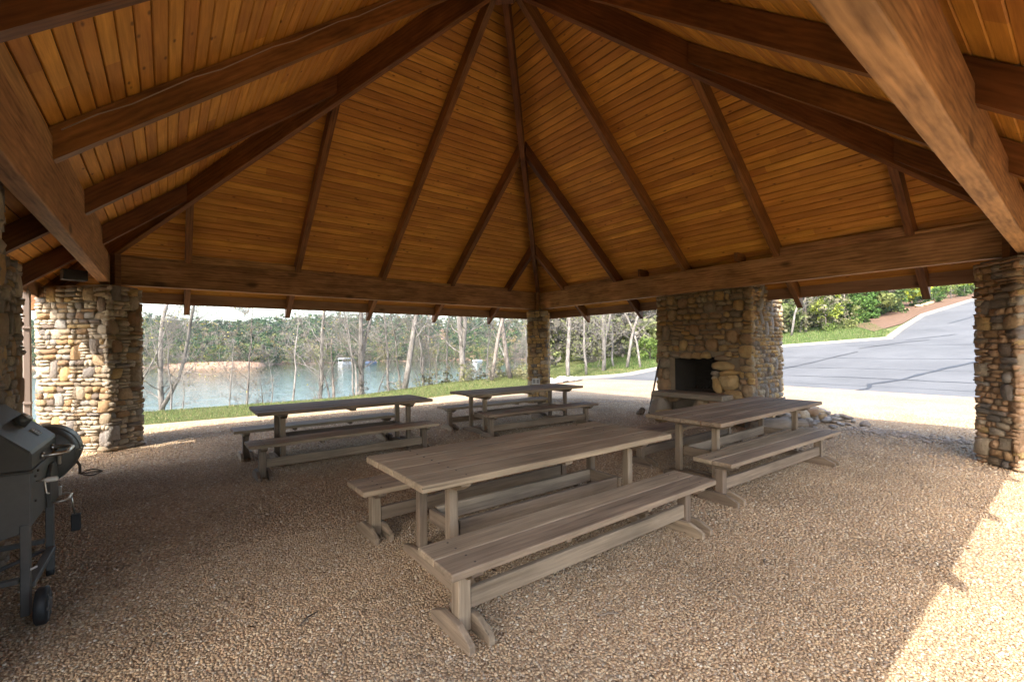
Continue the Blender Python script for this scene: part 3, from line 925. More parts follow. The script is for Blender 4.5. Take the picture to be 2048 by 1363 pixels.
# front and sides
holes = [(oy0 - y0 - .10, oy1 - y0 + .12, 0, oz1 + .03), (oy0 - y0 - .42, oy0 - y0 - .09, 0, oz1 - .02), (oy1 - y0 + .11, oy1 - y0 + .24, 0, oz1 - .1)]
front = pack(y1 - y0, FH, rd, .13, .27, .09, .165, .16, (.2, .32), (.18, .25), holes=holes, split=.06)
vis = stones_on(((.06, y0, 0), (0, 1, 0), (-1, 0, 0)), front, rd, dep=(.07, .12), tilt=.16)
hid = []
side = pack(D_, FH, rd, .075, .17, .07, .13, .05, (.14, .18), (.2, .3), split=.1)
sv = stones_on(((0, y0 + .06, 0), (1, 0, 0), (0, -1, 0)), side, rd, dep=(.05, .08), tilt=.28)
hid += stones_on(((D_, y1 - .06, 0), (-1, 0, 0), (0, 1, 0)), pack(D_, FH, rd, .12, .28, .08, .16), rd)
hid += stones_on(((D_ - .06, y1, 0), (0, -1, 0), (1, 0, 0)), pack(y1 - y0, FH, rd, .14, .3, .1, .18), rd)
place_stones(fp, vis, hid, SVD, rd, 'stone', 300)
sv = sorted(sv, key=lambda q: -q[1])
place_stones(fp, sv, [], SVR, rd, 'round_stone', 290)
# boulders framing the opening : (y, z, w, h, depth, tilt)
BO = [(-.86, .92, .40, .34, .17, .1), (-.62, .86, .20, .36, .15, -.1), (-.97, .66, .36, .19, .16, .1), (-.68, .62, .22, .16, .14, 0), (-.72, 1.27, .44, .20, .16, .12), (-.74, 1.44, .34, .13, .14, -.05),
      (-.86, 1.12, .40, .12, .13, -.1), (-.58, 1.10, .20, .12, .12, .05), (-.58, 1.01, .18, .10, .12, 0), (.70, .76, .30, .36, .16, .1), (.80, 1.06, .22, .26, .14, .1), (.66, 1.04, .14, .26, .13, 0),
      (.72, 1.30, .30, .24, .16, .35), (-.95, .48, .40, .20, .14, 0), (-.62, .46, .26, .18, .14, 0), (.9, .5, .30, .24, .15, 0), (-1.0, .28, .42, .22, .14, .05), (-.6, .26, .36, .22, .14, 0), (.86, .26, .36, .26, .14, 0)]
for yy, zz, w_, h_, d_, t_ in BO:
    B = Matrix(((0, w_ / 2 * 1.06, 0), (0, 0, h_ / 2 * 1.06), (-d_, 0, 0))).transposed()
    M = (Matrix.Rotation(t_, 3, 'X') @ B).to_4x4(); M.translation = Vector((.03, yy + .245 - .02, zz))
    obj('boulder', rd.choice(SVB), fp, M)
# lintel stones
for yy, w_ in ((-.36, .22), (-.14, .25), (.12, .31), (.39, .24)):
    B = Matrix(((0, w_ / 2, 0), (0, 0, .075), (-.13, 0, 0))).transposed(); M = B.to_4x4(); M.translation = Vector((.05, yy + .245, 1.475 + rd.uniform(-.01, .02)))
    obj('lintel_stone', rd.choice(SVB), fp, M)
# hearth slab and its supports
sm = cbox('hearth_slab', 1.66, .62, .115, SLABW, .02, seg=2)
for vt in sm.vertices:
    vt.co += Vector((noise.noise(vt.co * 3) * .03, noise.noise(vt.co * 2.3 + Vector((7, 0, 0))) * .05, noise.noise(vt.co * 4) * .008))
obj('hearth_slab', sm, fp, T(-.27, -.205 + .245, .622, math.pi / 2 + .02))
for xx, yy, zz, w_, h_, d_ in ((-.36, .58, .26, .25, .29, .24), (-.12, .68, .26, .22, .28, .2), (-.42, .42, .12, .26, .16, .22), (-.30, .60, .50, .22, .09, .2), (-.36, -.42, .28, .2, .3, .2), (-.1, -.5, .28, .2, .3, .2), (-.2, .1, .15, .3, .2, .12), (-.2, -.25, .15, .28, .2, .12), (-.1, .45, .5, .2, .1, .2)):
    M = Matrix(((w_, 0, 0, xx), (0, d_, 0, yy + .245 - .06), (0, 0, h_, zz), (0, 0, 0, 1))); obj('support_stone', rd.choice(SVB), fp, M)
# fire grate with charred logs
gr = tag(empty('fire_grate', (FX + .30, -.13, .665)), 'black iron grate lying in the firebox', 'grate')
for i in range(9): obj('bar', tube('bar', [(-.16, -.32 + i * .08, .05), (.16, -.32 + i * .08, .04), (.2, -.32 + i * .08, .09)], .008, IRON, 6), gr)
for xx in (-.10, .12): obj('cross_bar', tube('cross_bar', [(xx, -.36, .03), (xx, .36, .03)], .009, IRON, 6), gr)
# pokers leaning on the left edge
for i, (a, b) in enumerate((((4.88, .88, .0), (5.12, .70, 1.40)), ((4.92, .92, .0), (5.13, .78, 1.22)))):
    pk = obj('fire_poker', tube('fire_poker', [a, b], .011, IRON, 6)); tag(pk, ('long rusty poker leaning on the left edge of the fireplace', 'shorter rusty poker beside the long one at the fireplace')[i], 'poker')

# ------------------------------------------------------------------ logs, rubble and rocks around the fireplace
def log(name, p, L, r, rz, label, tilt=0.0):
    rd_ = random.Random(label); v, f = [], []
    n = 10; pts = [(-L / 2 + L * i / 5, rd_.uniform(-.01, .01), rd_.uniform(-.01, .01)) for i in range(6)]
    tube_vf(pts, [r * rd_.uniform(.92, 1.06) for _ in pts], n, v, f)
    o = obj(name, mesh(name, v, f, LOGW, True), None, T(*p, rz) @ Matrix.Rotation(tilt, 4, 'Y'))
    return tag(o, label, 'log')
log('log', (5.15, -1.72, .13), .95, .125, R(-20), 'thick grey log lying below the right table by the fireplace')
log('log', (5.62, -1.86, .11), .80, .105, R(-34), 'shorter weathered log beside the thick one at the rubble')
log('log', (5.95, -1.98, .08), .42, .085, R(-60), 'stubby log end at the rubble edge')
log('log', (5.1, -1.62, .33), .7, .075, R(12), 'slim log on top of the log pile')
log('charred_log', (5.16, 1.30, .07), .26, .075, R(60), 'dark stub of wood left of the hearth', .5)
log('branch', (7.75, -2.12, .035), .78, .032, R(-12), 'long dry branch on the gravel right of the rubble')
log('plank_piece', (6.95, -1.30, .46), .75, .03, R(20), 'weathered stick lying on top of the stone rubble')
rd = random.Random(51)
def heap(name, label, pts, variants):
    for i, (x, y, z, w_, d_, h_) in enumerate(pts):
        M = T(x, y, z, rd.uniform(0, 3.1)) @ Matrix.Rotation(rd.uniform(-.3, .3), 4, 'X') @ Matrix.Diagonal((w_ / 2, d_ / 2, h_ / 2, 1))
        o = obj(name, rd.choice(variants), None, M); tag(o, label, 'stone', label)
pts = []
for i in range(150):
    a = rd.uniform(0, 1) ** .8; b = abs(rd.gauss(0, .40))
    x = 5.75 + a * 2.1; y = -1.50 - b * (.6 + .8 * a)
    s = rd.uniform(.07, .2)
    pts.append((x, y, s * .2 + max(0, .46 - b * .6) * rd.random() * (1 - .45 * a), s, s * rd.uniform(.6, 1), s * rd.uniform(.4, .6)))
heap('rubble_stone', 'loose grey stone in the rubble heap right of the fireplace', pts, SVG)
pts = [(6.85, -1.55, .36, .5, .35, .10), (7.2, -1.5, .30, .5, .3, .12), (7.45, -1.75, .2, .45, .3, .14), (7.0, -1.85, .22, .3, .25, .2), (6.7, -1.75, .16, .3, .28, .3), (7.3, -1.95, .1, .26, .22, .2)]
heap('flat_stone', 'flat reddish stone slab stacked at the chimney foot', pts, SVD)
pts = []
for i in range(34):
    pts.append((rd.uniform(9.6, 12.6), 0, 0, rd.uniform(.2, .5), rd.uniform(.18, .4), rd.uniform(.18, .36)))
pts = [(x, 9.75 + (x - 9.6) * .33 + rd.uniform(-.3, .35), .10, w_, d_, h_) for x, _, _, w_, d_, h_ in pts]
heap('white_rock', 'pale rock in the riprap row beyond the far pier', pts, SVW)
pts = []
for i in range(520):
    t = rd.random()
    if t < .5: x, y = rd.uniform(4.6, 8.2), rd.gauss(4.9 - .35 * 0, .28); x, y = x, 5.6 - (x - 4.6) * .95 + rd.gauss(0, .25)
    else: x = rd.uniform(6.2, 7.2); y = rd.uniform(-4.4, -2.6); x = 6.6 + rd.gauss(0, .28)
    s = rd.uniform(.03, .085); pts.append((x, y, .01, s, s * .8, s * .5))
V_, F_, off = [], [], 0
for x, y, z, w_, d_, h_ in pts:
    m = rd.choice(SVG); c = np.empty(len(m.vertices) * 3); m.vertices.foreach_get('co', c); c = c.reshape(-1, 3)
    m4 = np.array(T(x, y, z, rd.uniform(0, 3)) @ Matrix.Diagonal((w_ / 2, d_ / 2, h_ / 2, 1)))
    V_.append(c @ m4[:3, :3].T + m4[:3, 3]); F_.append(np.array([tuple(p.vertices) for p in m.polygons]) + off); off += len(c)
tag(obj('drip_line_stones', bigmesh('drip_line_stones', np.concatenate(V_), np.concatenate(F_), STONE_GR, True)), 'coarse grey stones along the drip line of the roof', 'stones', kind='stuff')

# ------------------------------------------------------------------ tables and benches
def foot_mesh(L, h=.11, t=.042):
    l = L / 2
    prof = [(-l, 0), (-l, .052), (-l + .012, .06), (-.10, h), (.10, h), (l - .012, .06), (l, .052), (l, 0)]
    return prism('foot', prof, t, LEGW, .004)
BOLT = tube('bolt', [(0, 0, -.004), (0, 0, .002)], [.009, .007], IRON, 8)
def make_table(label, cx, cy, ang, L=3.0, W=1.08, H=.82, group='long trestle tables', sub=None):
    t = tag(empty('picnic_table', (cx, cy, 0), R(ang)), label, 'table', group)
    n = 4; pw = W / n
    for i in range(n):
        obj('plank', cbox('plank', L + random.uniform(-.006, .006), pw - .006, .05, TOPW, .006), t, T(random.uniform(-.003, .003), -W / 2 + pw * (i + .5), H - .025 + random.uniform(-.0025, .0025)))
    xi = L / 2 - .36
    for i in range(n):
        for s in (-1, 1):
            for o_ in (-.07, .07): obj('bolt', BOLT, t, T(s * xi, -W / 2 + pw * (i + .5) + o_, H + .0005))
    for s in (-1, 1):
        obj('cleat', prism('cleat', [(-W / 2 + .06, 0), (W / 2 - .06, 0), (W / 2 - .06, -.03), (W / 2 - .14, -.075), (-W / 2 + .14, -.075), (-W / 2 + .06, -.03)], .085, LEGW, .004), t, T(s * xi, 0, H - .0515, math.pi / 2))
        for yy in (-.25, .25):
            obj('leg', cbox('leg', H - .145, .072, .072, LEGW, .005), t, T(s * xi, yy, (H - .145) / 2 + .012) @ Matrix.Rotation(math.pi / 2, 4, 'Y'))
        for dx in (-.066, .066):
            obj('foot', foot_mesh(.86), t, T(s * xi + dx, 0, 0, math.pi / 2))
        obj('cross_rail', cbox('cross_rail', .42, .04, .11, LEGW, .004), t, T(s * (xi - .066), 0, .335, math.pi / 2))
    for yy in (-.185, .185):
        obj('rail', cbox('rail', 2 * xi - .20, .042, .125, LEGW, .005), t, T(0, yy, .337))
    obj('cleat', cbox('cleat', W - .14, .085, .045, LEGW, .004), t, T(0, 0, H - .075, math.pi / 2))
    return t
def make_bench(label, cx, cy, ang, L=2.97, W=.44, H=.475, group='plank benches'):
    t = tag(empty('bench', (cx, cy, 0), R(ang)), label, 'bench', group)
    pw = W / 2
    for i in range(2):
        obj('plank', cbox('plank', L + random.uniform(-.006, .006), pw - .005, .045, TOPW, .006), t, T(random.uniform(-.004, .004), -W / 2 + pw * (i + .5), H - .0225 + random.uniform(-.0012, .0012)))
    xi = L / 2 - .18
    for i in range(2):
        for s in (-1, 1):
            for o_ in (-.05, .05): obj('bolt', BOLT, t, T(s * xi, -W / 2 + pw * (i + .5) + o_, H + .0005))
    for s in (-1, 1):
        obj('cleat', prism('cleat', [(-W / 2 + .03, 0), (W / 2 - .03, 0), (W / 2 - .03, -.025), (W / 2 - .09, -.06), (-W / 2 + .09, -.06), (-W / 2 + .03, -.025)], .08, LEGW, .004), t, T(s * xi, 0, H - .0475, math.pi / 2))
        obj('leg', cbox('leg', H - .12, .09, .085, LEGW, .005), t, T(s * xi, 0, (H - .12) / 2 + .012) @ Matrix.Rotation(math.pi / 2, 4, 'Y'))
        for dx in (-.067, .067):
            obj('foot', foot_mesh(.46, .11), t, T(s * xi + dx, 0, 0, math.pi / 2))
    obj('stretcher', cbox('stretcher', 2 * xi - .092, .045, .12, LEGW, .006), t, T(0, -.01, .19))
    for xx in (-.45, .45):
        obj('cleat', cbox('cleat', W - .1, .05, .04, LEGW, .003), t, T(xx, 0, H - .066, math.pi / 2))
    return t
random.seed(7)
make_table('weathered picnic table nearest the camera, in the middle', -1.58, -2.49, -.6, 2.74, 1.05)
make_table('weathered picnic table by the lake, left of the others', -1.87, 2.03, -1.0, 2.72, 1.0)
make_table('weathered picnic table in front of the far corner pier', 1.87, 2.02, .4, 2.95, 1.0)
make_table('weathered picnic table on the right before the stone fireplace', 2.29, -2.54, 0, 3.12, 1.02)
make_bench('low bench in the foreground, nearest the camera', -1.65, -3.29, -.3, 2.76)
make_bench('low bench tucked behind the nearest table', -1.55, -1.58, 0, 2.74)
make_bench('low bench on the near side of the left lakeside table', -2.05, 1.19, .4, 2.74)
make_bench('low bench on the lake side of the left table', -2.12, 2.56, 0, 2.65)
make_bench('low bench on the near side of the table by the far pier', 1.82, 1.26, -3.5, 2.8)
make_bench('low bench on the lake side of the table by the far pier', 1.75, 2.68, -.5, 2.88)
make_bench('low bench on the open side of the fireplace table', 1.86, -3.17, -1.8, 2.98)
make_bench('low bench between the right table and the fireplace', 2.45, -1.62, 0, 2.9)

# ------------------------------------------------------------------ charcoal grill with side fire box (front looks to +x)
gl = tag(empty('charcoal_grill', (-4.93, -1.11, 0)), 'black barrel charcoal grill with side fire box at the left edge', 'grill')
GL = .80
low_p = [(0, .945), (0, .60), (-.06, .56), (-.20, .53), (-.45, .53), (-.60, .70), (-.64, .945)]
lid_p = [(.004, .952), (.004, 1.068), (-.27, 1.335), (-.46, 1.345), (-.64, 1.15), (-.645, .952)]
obj('body', prism('body', low_p, GL, GRILL2, .008), gl)
lid = obj('lid', prism('lid', lid_p, GL + .01, GRILL, .012), gl)
obj('lid_rim', prism('lid_rim', [(.012, .940), (.012, .957), (-.65, .957), (-.65, .940)], GL + .03, GRILL, .003), gl)
sl = math.atan2(1.335 - 1.068, .274)       # slope of the lid front
def on_lid(s, y, h):                        # s metres up the slope, h off the surface
    c = Vector((.004, y, 1.068)) + Vector((-math.cos(sl), 0, math.sin(sl))) * s + Vector((math.sin(sl), 0, math.cos(sl))) * h
    return Matrix.Translation(c) @ Matrix.Rotation(sl, 4, 'Y')
def cyl(name, r, h, mat, n=20, r2=None):
    return tube(name, [(0, 0, 0), (0, 0, h)], [r, r2 or r], mat, n)
tg = obj('thermometer', cyl('thermometer', .045, .06, GRILL, 20, .036), lid, on_lid(.20, .10, 0))
obj('dial', cyl('dial', .034, .006, WHITE, 20), tg, Matrix.Translation((0, 0, .0605)))
obj('bezel', tube('bezel', [(.033 * math.cos(a * .3142), .033 * math.sin(a * .3142), .062) for a in range(21)], .0035, CHROME, 6), tg)
pl = obj('name_plate', cbox('name_plate', .062, .10, .004, OUTLET_D, .001), lid, on_lid(.095, .13, .003))
obj('plate_border', tube('plate_border', [(-.028, -.047, .003), (.028, -.047, .003), (.028, .047, .003), (-.028, .047, .003), (-.028, -.047, .003)], .002, CHROME, 5), pl)
for i in range(3): obj('lettering', cbox('lettering', .006, .07 - .018 * (i == 2), .001, OUTLET, 0), pl, Matrix.Translation((-.016 + .016 * i, 0, .003)))
hp = [(.0, -.17, 1.0), (.05, -.17, 1.0), (.10, -.15, 1.0), (.125, -.11, 1.0), (.125, .11, 1.0), (.10, .15, 1.0), (.05, .17, 1.0), (.0, .17, 1.0)]
hd = obj('lid_handle', tube('lid_handle', hp, .0125, CHROME, 12), gl, Matrix.Translation((0, .04, 0)))
for yy in (-.17, .17): obj('handle_flange', cyl('handle_flange', .024, .012, CHROME, 16), hd, Matrix.Translation((.006, yy, 1.0)) @ Matrix.Rotation(math.pi / 2, 4, 'Y'))
# ash door with arched top
dp = [(-.15, .0), (.15, 0), (.15, .18), (.12, .25), (.06, .29), (-.06, .29), (-.12, .25), (-.15, .18)]
dr = obj('ash_door', prism('ash_door', dp, .022, GRILL, .004), gl, Matrix.Translation((.014, .17, .60)) @ Matrix.Rotation(math.pi / 2, 4, 'Z'))
for zz in (.02, .26): obj('latch', cbox('latch', .02, .03, .07, CHROME, .004), gl, Matrix.Translation((.03, .34, .62 + zz)))
ch = [(0, -.12, 0), (.05, -.11, 0), (.075, -.08, 0), (.075, .08, 0), (.05, .11, 0), (0, .12, 0)]
obj('door_handle', tube('door_handle', ch, .009, CHROME, 10), gl, Matrix.Translation((.025, .22, .615)))
ck = obj('crank', tube('crank', [(0, 0, 0), (.03, 0, 0), (.04, 0, -.01), (.045, .02, -.09), (.06, .02, -.10)], .006, CHROME, 8), gl, Matrix.Translation((0, -.27, .86)))
obj('crank_knob', tube('crank_knob', [(.0, 0, 0), (.02, 0, 0), (.06, 0, 0), (.07, 0, 0)], [.012, .017, .017, .010], WHITE, 12), ck, Matrix.Translation((.035, 0, 0)))
for yy, zz in ((-.3, .90), (-.3, .74), (-.22, .92)): obj('bolt', cyl('bolt', .008, .008, IRON, 8), gl, Matrix.Translation((0, yy, zz)) @ Matrix.Rotation(math.pi / 2, 4, 'Y'))
# legs, braces, shelf
def lbar(name, a, b, w=.05, mat=GRILL2):
    a, b = Vector(a), Vector(b); d = b - a; L = d.length
    m = cbox(name, L, w, w * .7, mat, .004)
    return obj(name, m, gl, Matrix.Translation((a + b) / 2) @ d.to_track_quat('X', 'Z').to_matrix().to_4x4())
for yy in (-.375, .375):
    nl = lbar('leg', (-.03, yy, .045), (-.03, yy, .62), .062)
    lbar('leg', (-.60, yy, .02), (-.60, yy, .70), .055)
    lbar('brace', (-.06, yy, .27), (-.57, yy, .27), .045)
lbar('brace', (-.02, -.34, .215), (-.02, .34, .215), .05)
lbar('brace', (-.60, -.34, .25), (-.60, .34, .25), .045)
lbar('brace', (-.06, .33, .215), (-.55, -.33, .20), .03)
obj('leg_tag', cbox('leg_tag', .004, .05, .012, WHITE, 0), gl, T(.002, -.375, .33, -.6))
def wheel(loc, r, w):
    wv_ = obj('wheel', tube('wheel', [(-w / 2, 0, 0), (-w / 2 + .008, 0, 0), (w / 2 - .008, 0, 0), (w / 2, 0, 0)], [r * .88, r, r, r * .88], RUBBER, 28), gl, Matrix.Translation(loc))
    obj('hub', tube('hub', [(w / 2 - .004, 0, 0), (w / 2 + .012, 0, 0)], [r * .45, r * .28], GRILL2, 16), wv_)
    for k in range(6):
        a = k * math.pi / 3; obj('spoke', cbox('spoke', .006, r * .5, .014, GRILL2, .001), wv_, Matrix.Translation((w / 2 + .002, math.cos(a) * r * .55, math.sin(a) * r * .55)) @ Matrix.Rotation(a, 4, 'X'))
wheel((.055, -.46, .112), .112, .058)
wheel((-.66, -.42, .112), .112, .058)
obj('caster', tube('caster', [(-.02, 0, 0), (.02, 0, 0)], .035, RUBBER, 16), gl, Matrix.Translation((-.03, .375, .034)))
# side fire box drum
drm = obj('fire_box', tube('fire_box', [(0, 0, 0), (0, .012, 0), (0, .40, 0), (0, .412, 0)], [.20, .212, .212, .20], GRILL, 32), gl, Matrix.Translation((-.10, GL / 2 + .01, .895)))
obj('seam_band', tube('seam_band', [(0, .20, 0), (0, .225, 0)], [.217, .217], GRILL2, 32), drm)
obj('damper_stem', tube('damper_stem', [(.19, .22, -.09), (.21, .22, -.13), (.21, .22, -.20)], .010, IRON, 8), drm)
v, f = [], []
for k in range(6):
    a0 = k * math.pi / 6
    pts = [(.21 + .14 * t + 0, .22 + .028 * math.sin(math.pi * t) * math.cos(a0 * 2), -.20 + .028 * math.sin(math.pi * t) * math.sin(a0 * 2)) for t in [i / 10 for i in range(11)]]
    tube_vf(pts, .004, 5, v, f)
obj('coil_handle', mesh('coil_handle', v, f, IRON, True), drm)
obj('drum_handle', tube('drum_handle', [(.205, .10, .02), (.235, .10, .02), (.235, .30, .02), (.205, .30, .02)], .006, CHROME, 6), drm)
# grill brush hanging below the door handle
br = tag(empty('grill_brush', (-4.83, -.80, .36)), 'black grill brush hanging from the door handle', 'brush')
obj('handle', tube('handle', [(0, -.02, .25), (.005, 0, .15), (.012, .03, .08)], .006, CHROME, 6), br)
obj('head', cbox('head', .055, .045, .13, RUBBER, .006), br, Matrix.Translation((.016, .035, .02)))

# ------------------------------------------------------------------ pebbles, grass
def scatter(name, pts, protos, scale_lo, scale_hi, label, cat):
    me = bpy.data.meshes.new(name); me.vertices.add(len(pts)); me.vertices.foreach_set('co', np.asarray(pts, np.float32).ravel()); me.update()
    o = obj(name, me)
    col = bpy.data.collections.new(name + '_parts')
    for p in protos: col.objects.link(bpy.data.objects.new(name + '_part', p))
    ng = bpy.data.node_groups.new(name, 'GeometryNodeTree')
    ng.interface.new_socket('Geometry', in_out='INPUT', socket_type='NodeSocketGeometry'); ng.interface.new_socket('Geometry', in_out='OUTPUT', socket_type='NodeSocketGeometry')
    N = ng.nodes; gi = N.new('NodeGroupInput'); go = N.new('NodeGroupOutput'); ip = N.new('GeometryNodeInstanceOnPoints'); ci = N.new('GeometryNodeCollectionInfo')
    ci.inputs['Collection'].default_value = col; ci.inputs['Separate Children'].default_value = True; ci.inputs['Reset Children'].default_value = True
    ip.inputs['Pick Instance'].default_value = True
    rr = N.new('FunctionNodeRandomValue'); rr.data_type = 'FLOAT_VECTOR'; rr.inputs[0].default_value = (-.35, -.35, 0); rr.inputs[1].default_value = (.35, .35, 6.283)
    rs = N.new('FunctionNodeRandomValue'); rs.data_type = 'FLOAT'; rs.inputs[2].default_value = scale_lo; rs.inputs[3].default_value = scale_hi; rs.inputs['Seed'].default_value = 5
    ng.links.new(gi.outputs[0], ip.inputs['Points']); ng.links.new(ci.outputs[0], ip.inputs['Instance']); ng.links.new(rr.outputs[0], ip.inputs['Rotation']); ng.links.new(rs.outputs[1], ip.inputs['Scale']); ng.links.new(ip.outputs[0], go.inputs[0])
    md = o.modifiers.new('scatter', 'NODES'); md.node_group = ng
    return tag(o, label, cat, kind='stuff')
rdp = random.Random(77); protos = []
for i in range(6):
    bm = bmesh.new(); bmesh.ops.create_icosphere(bm, subdivisions=1, radius=1.0)
    o_ = Vector((rdp.uniform(0, 50), rdp.uniform(0, 50), 0)); sx_, sz_ = rdp.uniform(.68, .95), rdp.uniform(.42, .62)
    for vt in bm.verts:
        c = vt.co * (1 + .22 * noise.noise(vt.co * 1.2 + o_)); vt.co = Vector((c.x, c.y * sx_, c.z * sz_))
    m = bpy.data.meshes.new('pebble'); bm.to_mesh(m); bm.free(); m.polygons.foreach_set('use_smooth', [True] * len(m.polygons)); m.materials.append(PEBBLE); protos.append(m)
rngp = np.random.default_rng(5)
CX, CY = -4.2466, -5.618
def ring(r0, r1, step):
    n = int((r1 * 2) / step)
    gx, gy = np.meshgrid(np.arange(-r1, r1, step), np.arange(-r1, r1, step)); gx = gx.ravel(); gy = gy.ravel()
    gx = gx + rngp.uniform(-.55, .55, gx.size) * step; gy = gy + rngp.uniform(-.55, .55, gy.size) * step
    r = np.hypot(gx, gy); b = np.degrees(np.arctan2(gx, gy)) - math.degrees(YAW)
    ok = (r >= r0) & (r < r1) & (np.abs(b) < 53)
    x = gx[ok] + CX; y = gy[ok] + CY
    ok = (x < 15.3) & (y < 9.3)
    return x[ok], y[ok]
def pebbles(name, r0, r1, step, lo, hi, label):
    x, y = ring(r0, r1, step)
    z = np.array([terr(a, b) for a, b in zip(x, y)]) + rngp.uniform(-.002, .004, len(x))
    scatter(name, np.stack([x, y, z], 1), protos, lo, hi, label, 'gravel')
pebbles('near_gravel', 1.0, 4.6, .0165, .0055, .0125, 'loose tan pebbles of the floor nearest the camera')
pebbles('middle_gravel', 4.6, 8.5, .026, .0075, .0155, 'loose tan pebbles of the floor around the tables')
pebbles('far_gravel', 8.5, 15.0, .048, .010, .021, 'loose tan pebbles of the floor near the far piers')

rl = np.random.default_rng(15); n_ = 420
lx = rl.uniform(-6, 8, n_); ly = rl.uniform(-5, 6, n_); keep = rl.random(n_) < .75
P = np.stack([lx, ly, np.full(n_, .016)], 1)[keep]; n_ = len(P)
a = rl.uniform(0, 6.283, n_); sz = rl.uniform(.008, .028, n_); d1 = np.stack([np.cos(a), np.sin(a), rl.uniform(-.3, .3, n_)], 1) * sz[:, None]; d2 = np.stack([-np.sin(a), np.cos(a), rl.uniform(-.3, .3, n_)], 1) * (sz * rl.uniform(.2, .6, n_))[:, None]
V = np.stack([P - d1, P + d2, P + d1, P - d2], 1).reshape(-1, 3); C = np.repeat(np.array([.10, .065, .04]) * rl.uniform(.5, 1.6, (n_, 1)), 4, 0)
tag(obj('leaf_litter', bigmesh('leaf_litter', V, np.arange(4 * n_).reshape(-1, 4), LEAF, False, C)), 'scraps of dead leaves and bark on the gravel', 'leaf litter', kind='stuff')
rngg = np.random.default_rng(9)
def blades(n, gen, hlo, hhi, w):
    P = gen(n); n = len(P)
    h = rngg.uniform(hlo, hhi, n); a = rngg.uniform(0, 6.283, n); d = np.stack([np.cos(a), np.sin(a), np.zeros(n)], 1)
    l = rngg.normal(0, .3, (n, 2))
    tip = P + np.stack([l[:, 0] * h, l[:, 1] * h, h], 1)
    V = np.stack([P - d * w, P + d * w, tip], 1).reshape(-1, 3)
    c = np.array([.115, .155, .048]) * rngg.uniform(.6, 1.3, (n, 1)); dry = rngg.random(n) < .22; c[dry] = np.array([.27, .225, .115]) * rngg.uniform(.7, 1.2, (dry.sum(), 1))
    return V, np.arange(3 * n).reshape(-1, 3), np.repeat(c, 3, 0)
def lawn(n):
    x = rngg.uniform(-9, 22, n); t = rngg.uniform(0, 1, n)
    px = np.array([p[0] for p in GRAV_POLY[::-1][:10]]); 
    ex = np.interp(x, [-13, -5, -2, 1, 3.2, 5.8, 8, 9.8, 12.6, 18.7, 23], [10.8, 11.1, 10.9, 11.1, 11.0, 10.4, 9.8, 10.4, 11.5, 10.8, 9.6])
    y1_ = np.where(x < 11, 16.5, 16.5 + (x - 11) * .5)
    y = ex - .12 + (y1_ - ex) * t ** 1.15
    z = np.array([terr(a, b) for a, b in zip(x, y)]) - .04
    return np.stack([x, y, z], 1)
V, F, C = blades(120000, lawn, .03, .10, .008)
tag(obj('lakeside_grass', bigmesh('lakeside_grass', V, F, LEAF, False, C)), 'short green grass strip between the gravel and the lake', 'grass', kind='stuff')
def lawn2(n):
    x = rngg.uniform(19, 48, n); lo = np.interp(x, [19, 23, 28.9, 32.3, 36, 48], [10.8, 9.5, 7.4, 2.6, 3.0, 8.0]); hi = np.interp(x, [19, 26, 34, 48], [17, 17, 15, 14])
    y = lo + (hi - lo) * rngg.uniform(0, 1, n)
    return np.stack([x, y, np.array([terr(a, b) for a, b in zip(x, y)]) - .04], 1)
V, F, C = blades(70000, lawn2, .06, .18, .014)
tag(obj('roadside_grass', bigmesh('roadside_grass', V, F, LEAF, False, C * np.array([.85, 1.05, .9]))), 'mown green grass beyond the kerb of the parking lot', 'grass', kind='stuff')

# ------------------------------------------------------------------ trees along the shore
PROT = []
for i, kw in enumerate((dict(H=9, r0=.12, lean=(.06, 0), fork=.35), dict(H=6, r0=.055, nb=22, spread=1.1), dict(H=10, r0=.11, lean=(-.12, .02), nb=30), dict(H=9.5, r0=.16, nb=30, low=.16, fork=.22),
                        dict(H=11, r0=.15, nb=24, low=.2), dict(H=8, r0=.08, lean=(.2, .05), nb=26, spread=1.2), dict(H=10, r0=.10, nb=20, low=.22, spread=.9), dict(H=4.2, r0=.10, lean=(-.38, .1), nb=10, low=.35, sub=4, twigs=3))):
    PROT.append(grow_tree(100 + i, **kw))
PM = {}
def bare_tree(name, label, proto, x, y, s=1.0, rz=0.0, dark=False, leaf=None, nleaf=0, group=None, lsz=(.022, .045)):
    z = terr(x, y) - .05
    t = tag(empty(name, (x, y, z), rz), label, 'tree', group); t.scale = (s, s, s)
    key = (proto, dark)
    if key not in PM:
        v_, f_, tips = PROT[proto]
        PM[key] = mesh('trunk', v_, f_, BARK_D if dark else BARK_P, True)
    obj('trunk', PM[key], t)
    if leaf:
        rg = np.random.default_rng(int(abs(x * 100 + y * 7)) + proto)
        tips = PROT[proto][2]; k = rg.integers(0, len(tips), nleaf)
        P = tips[k] + rg.normal(0, .10, (nleaf, 3))
        V, F = leaf_quads(rg, P, rg.uniform(*lsz, nleaf))
        obj('crown', bigmesh('crown', V, F, LEAF, False, np.tile(np.array(leaf) * 1.0, (len(V), 1)) * np.repeat(rg.uniform(.7, 1.3, (nleaf, 1)), 4, 0)), t)
    return t
YG = (.33, .30, .085); GN = (.22, .30, .05); TAN = (.36, .26, .12)
def polar_pt(bearing, rng_):
    return CX + rng_ * math.sin(R(bearing)), CY + rng_ * math.cos(R(bearing))
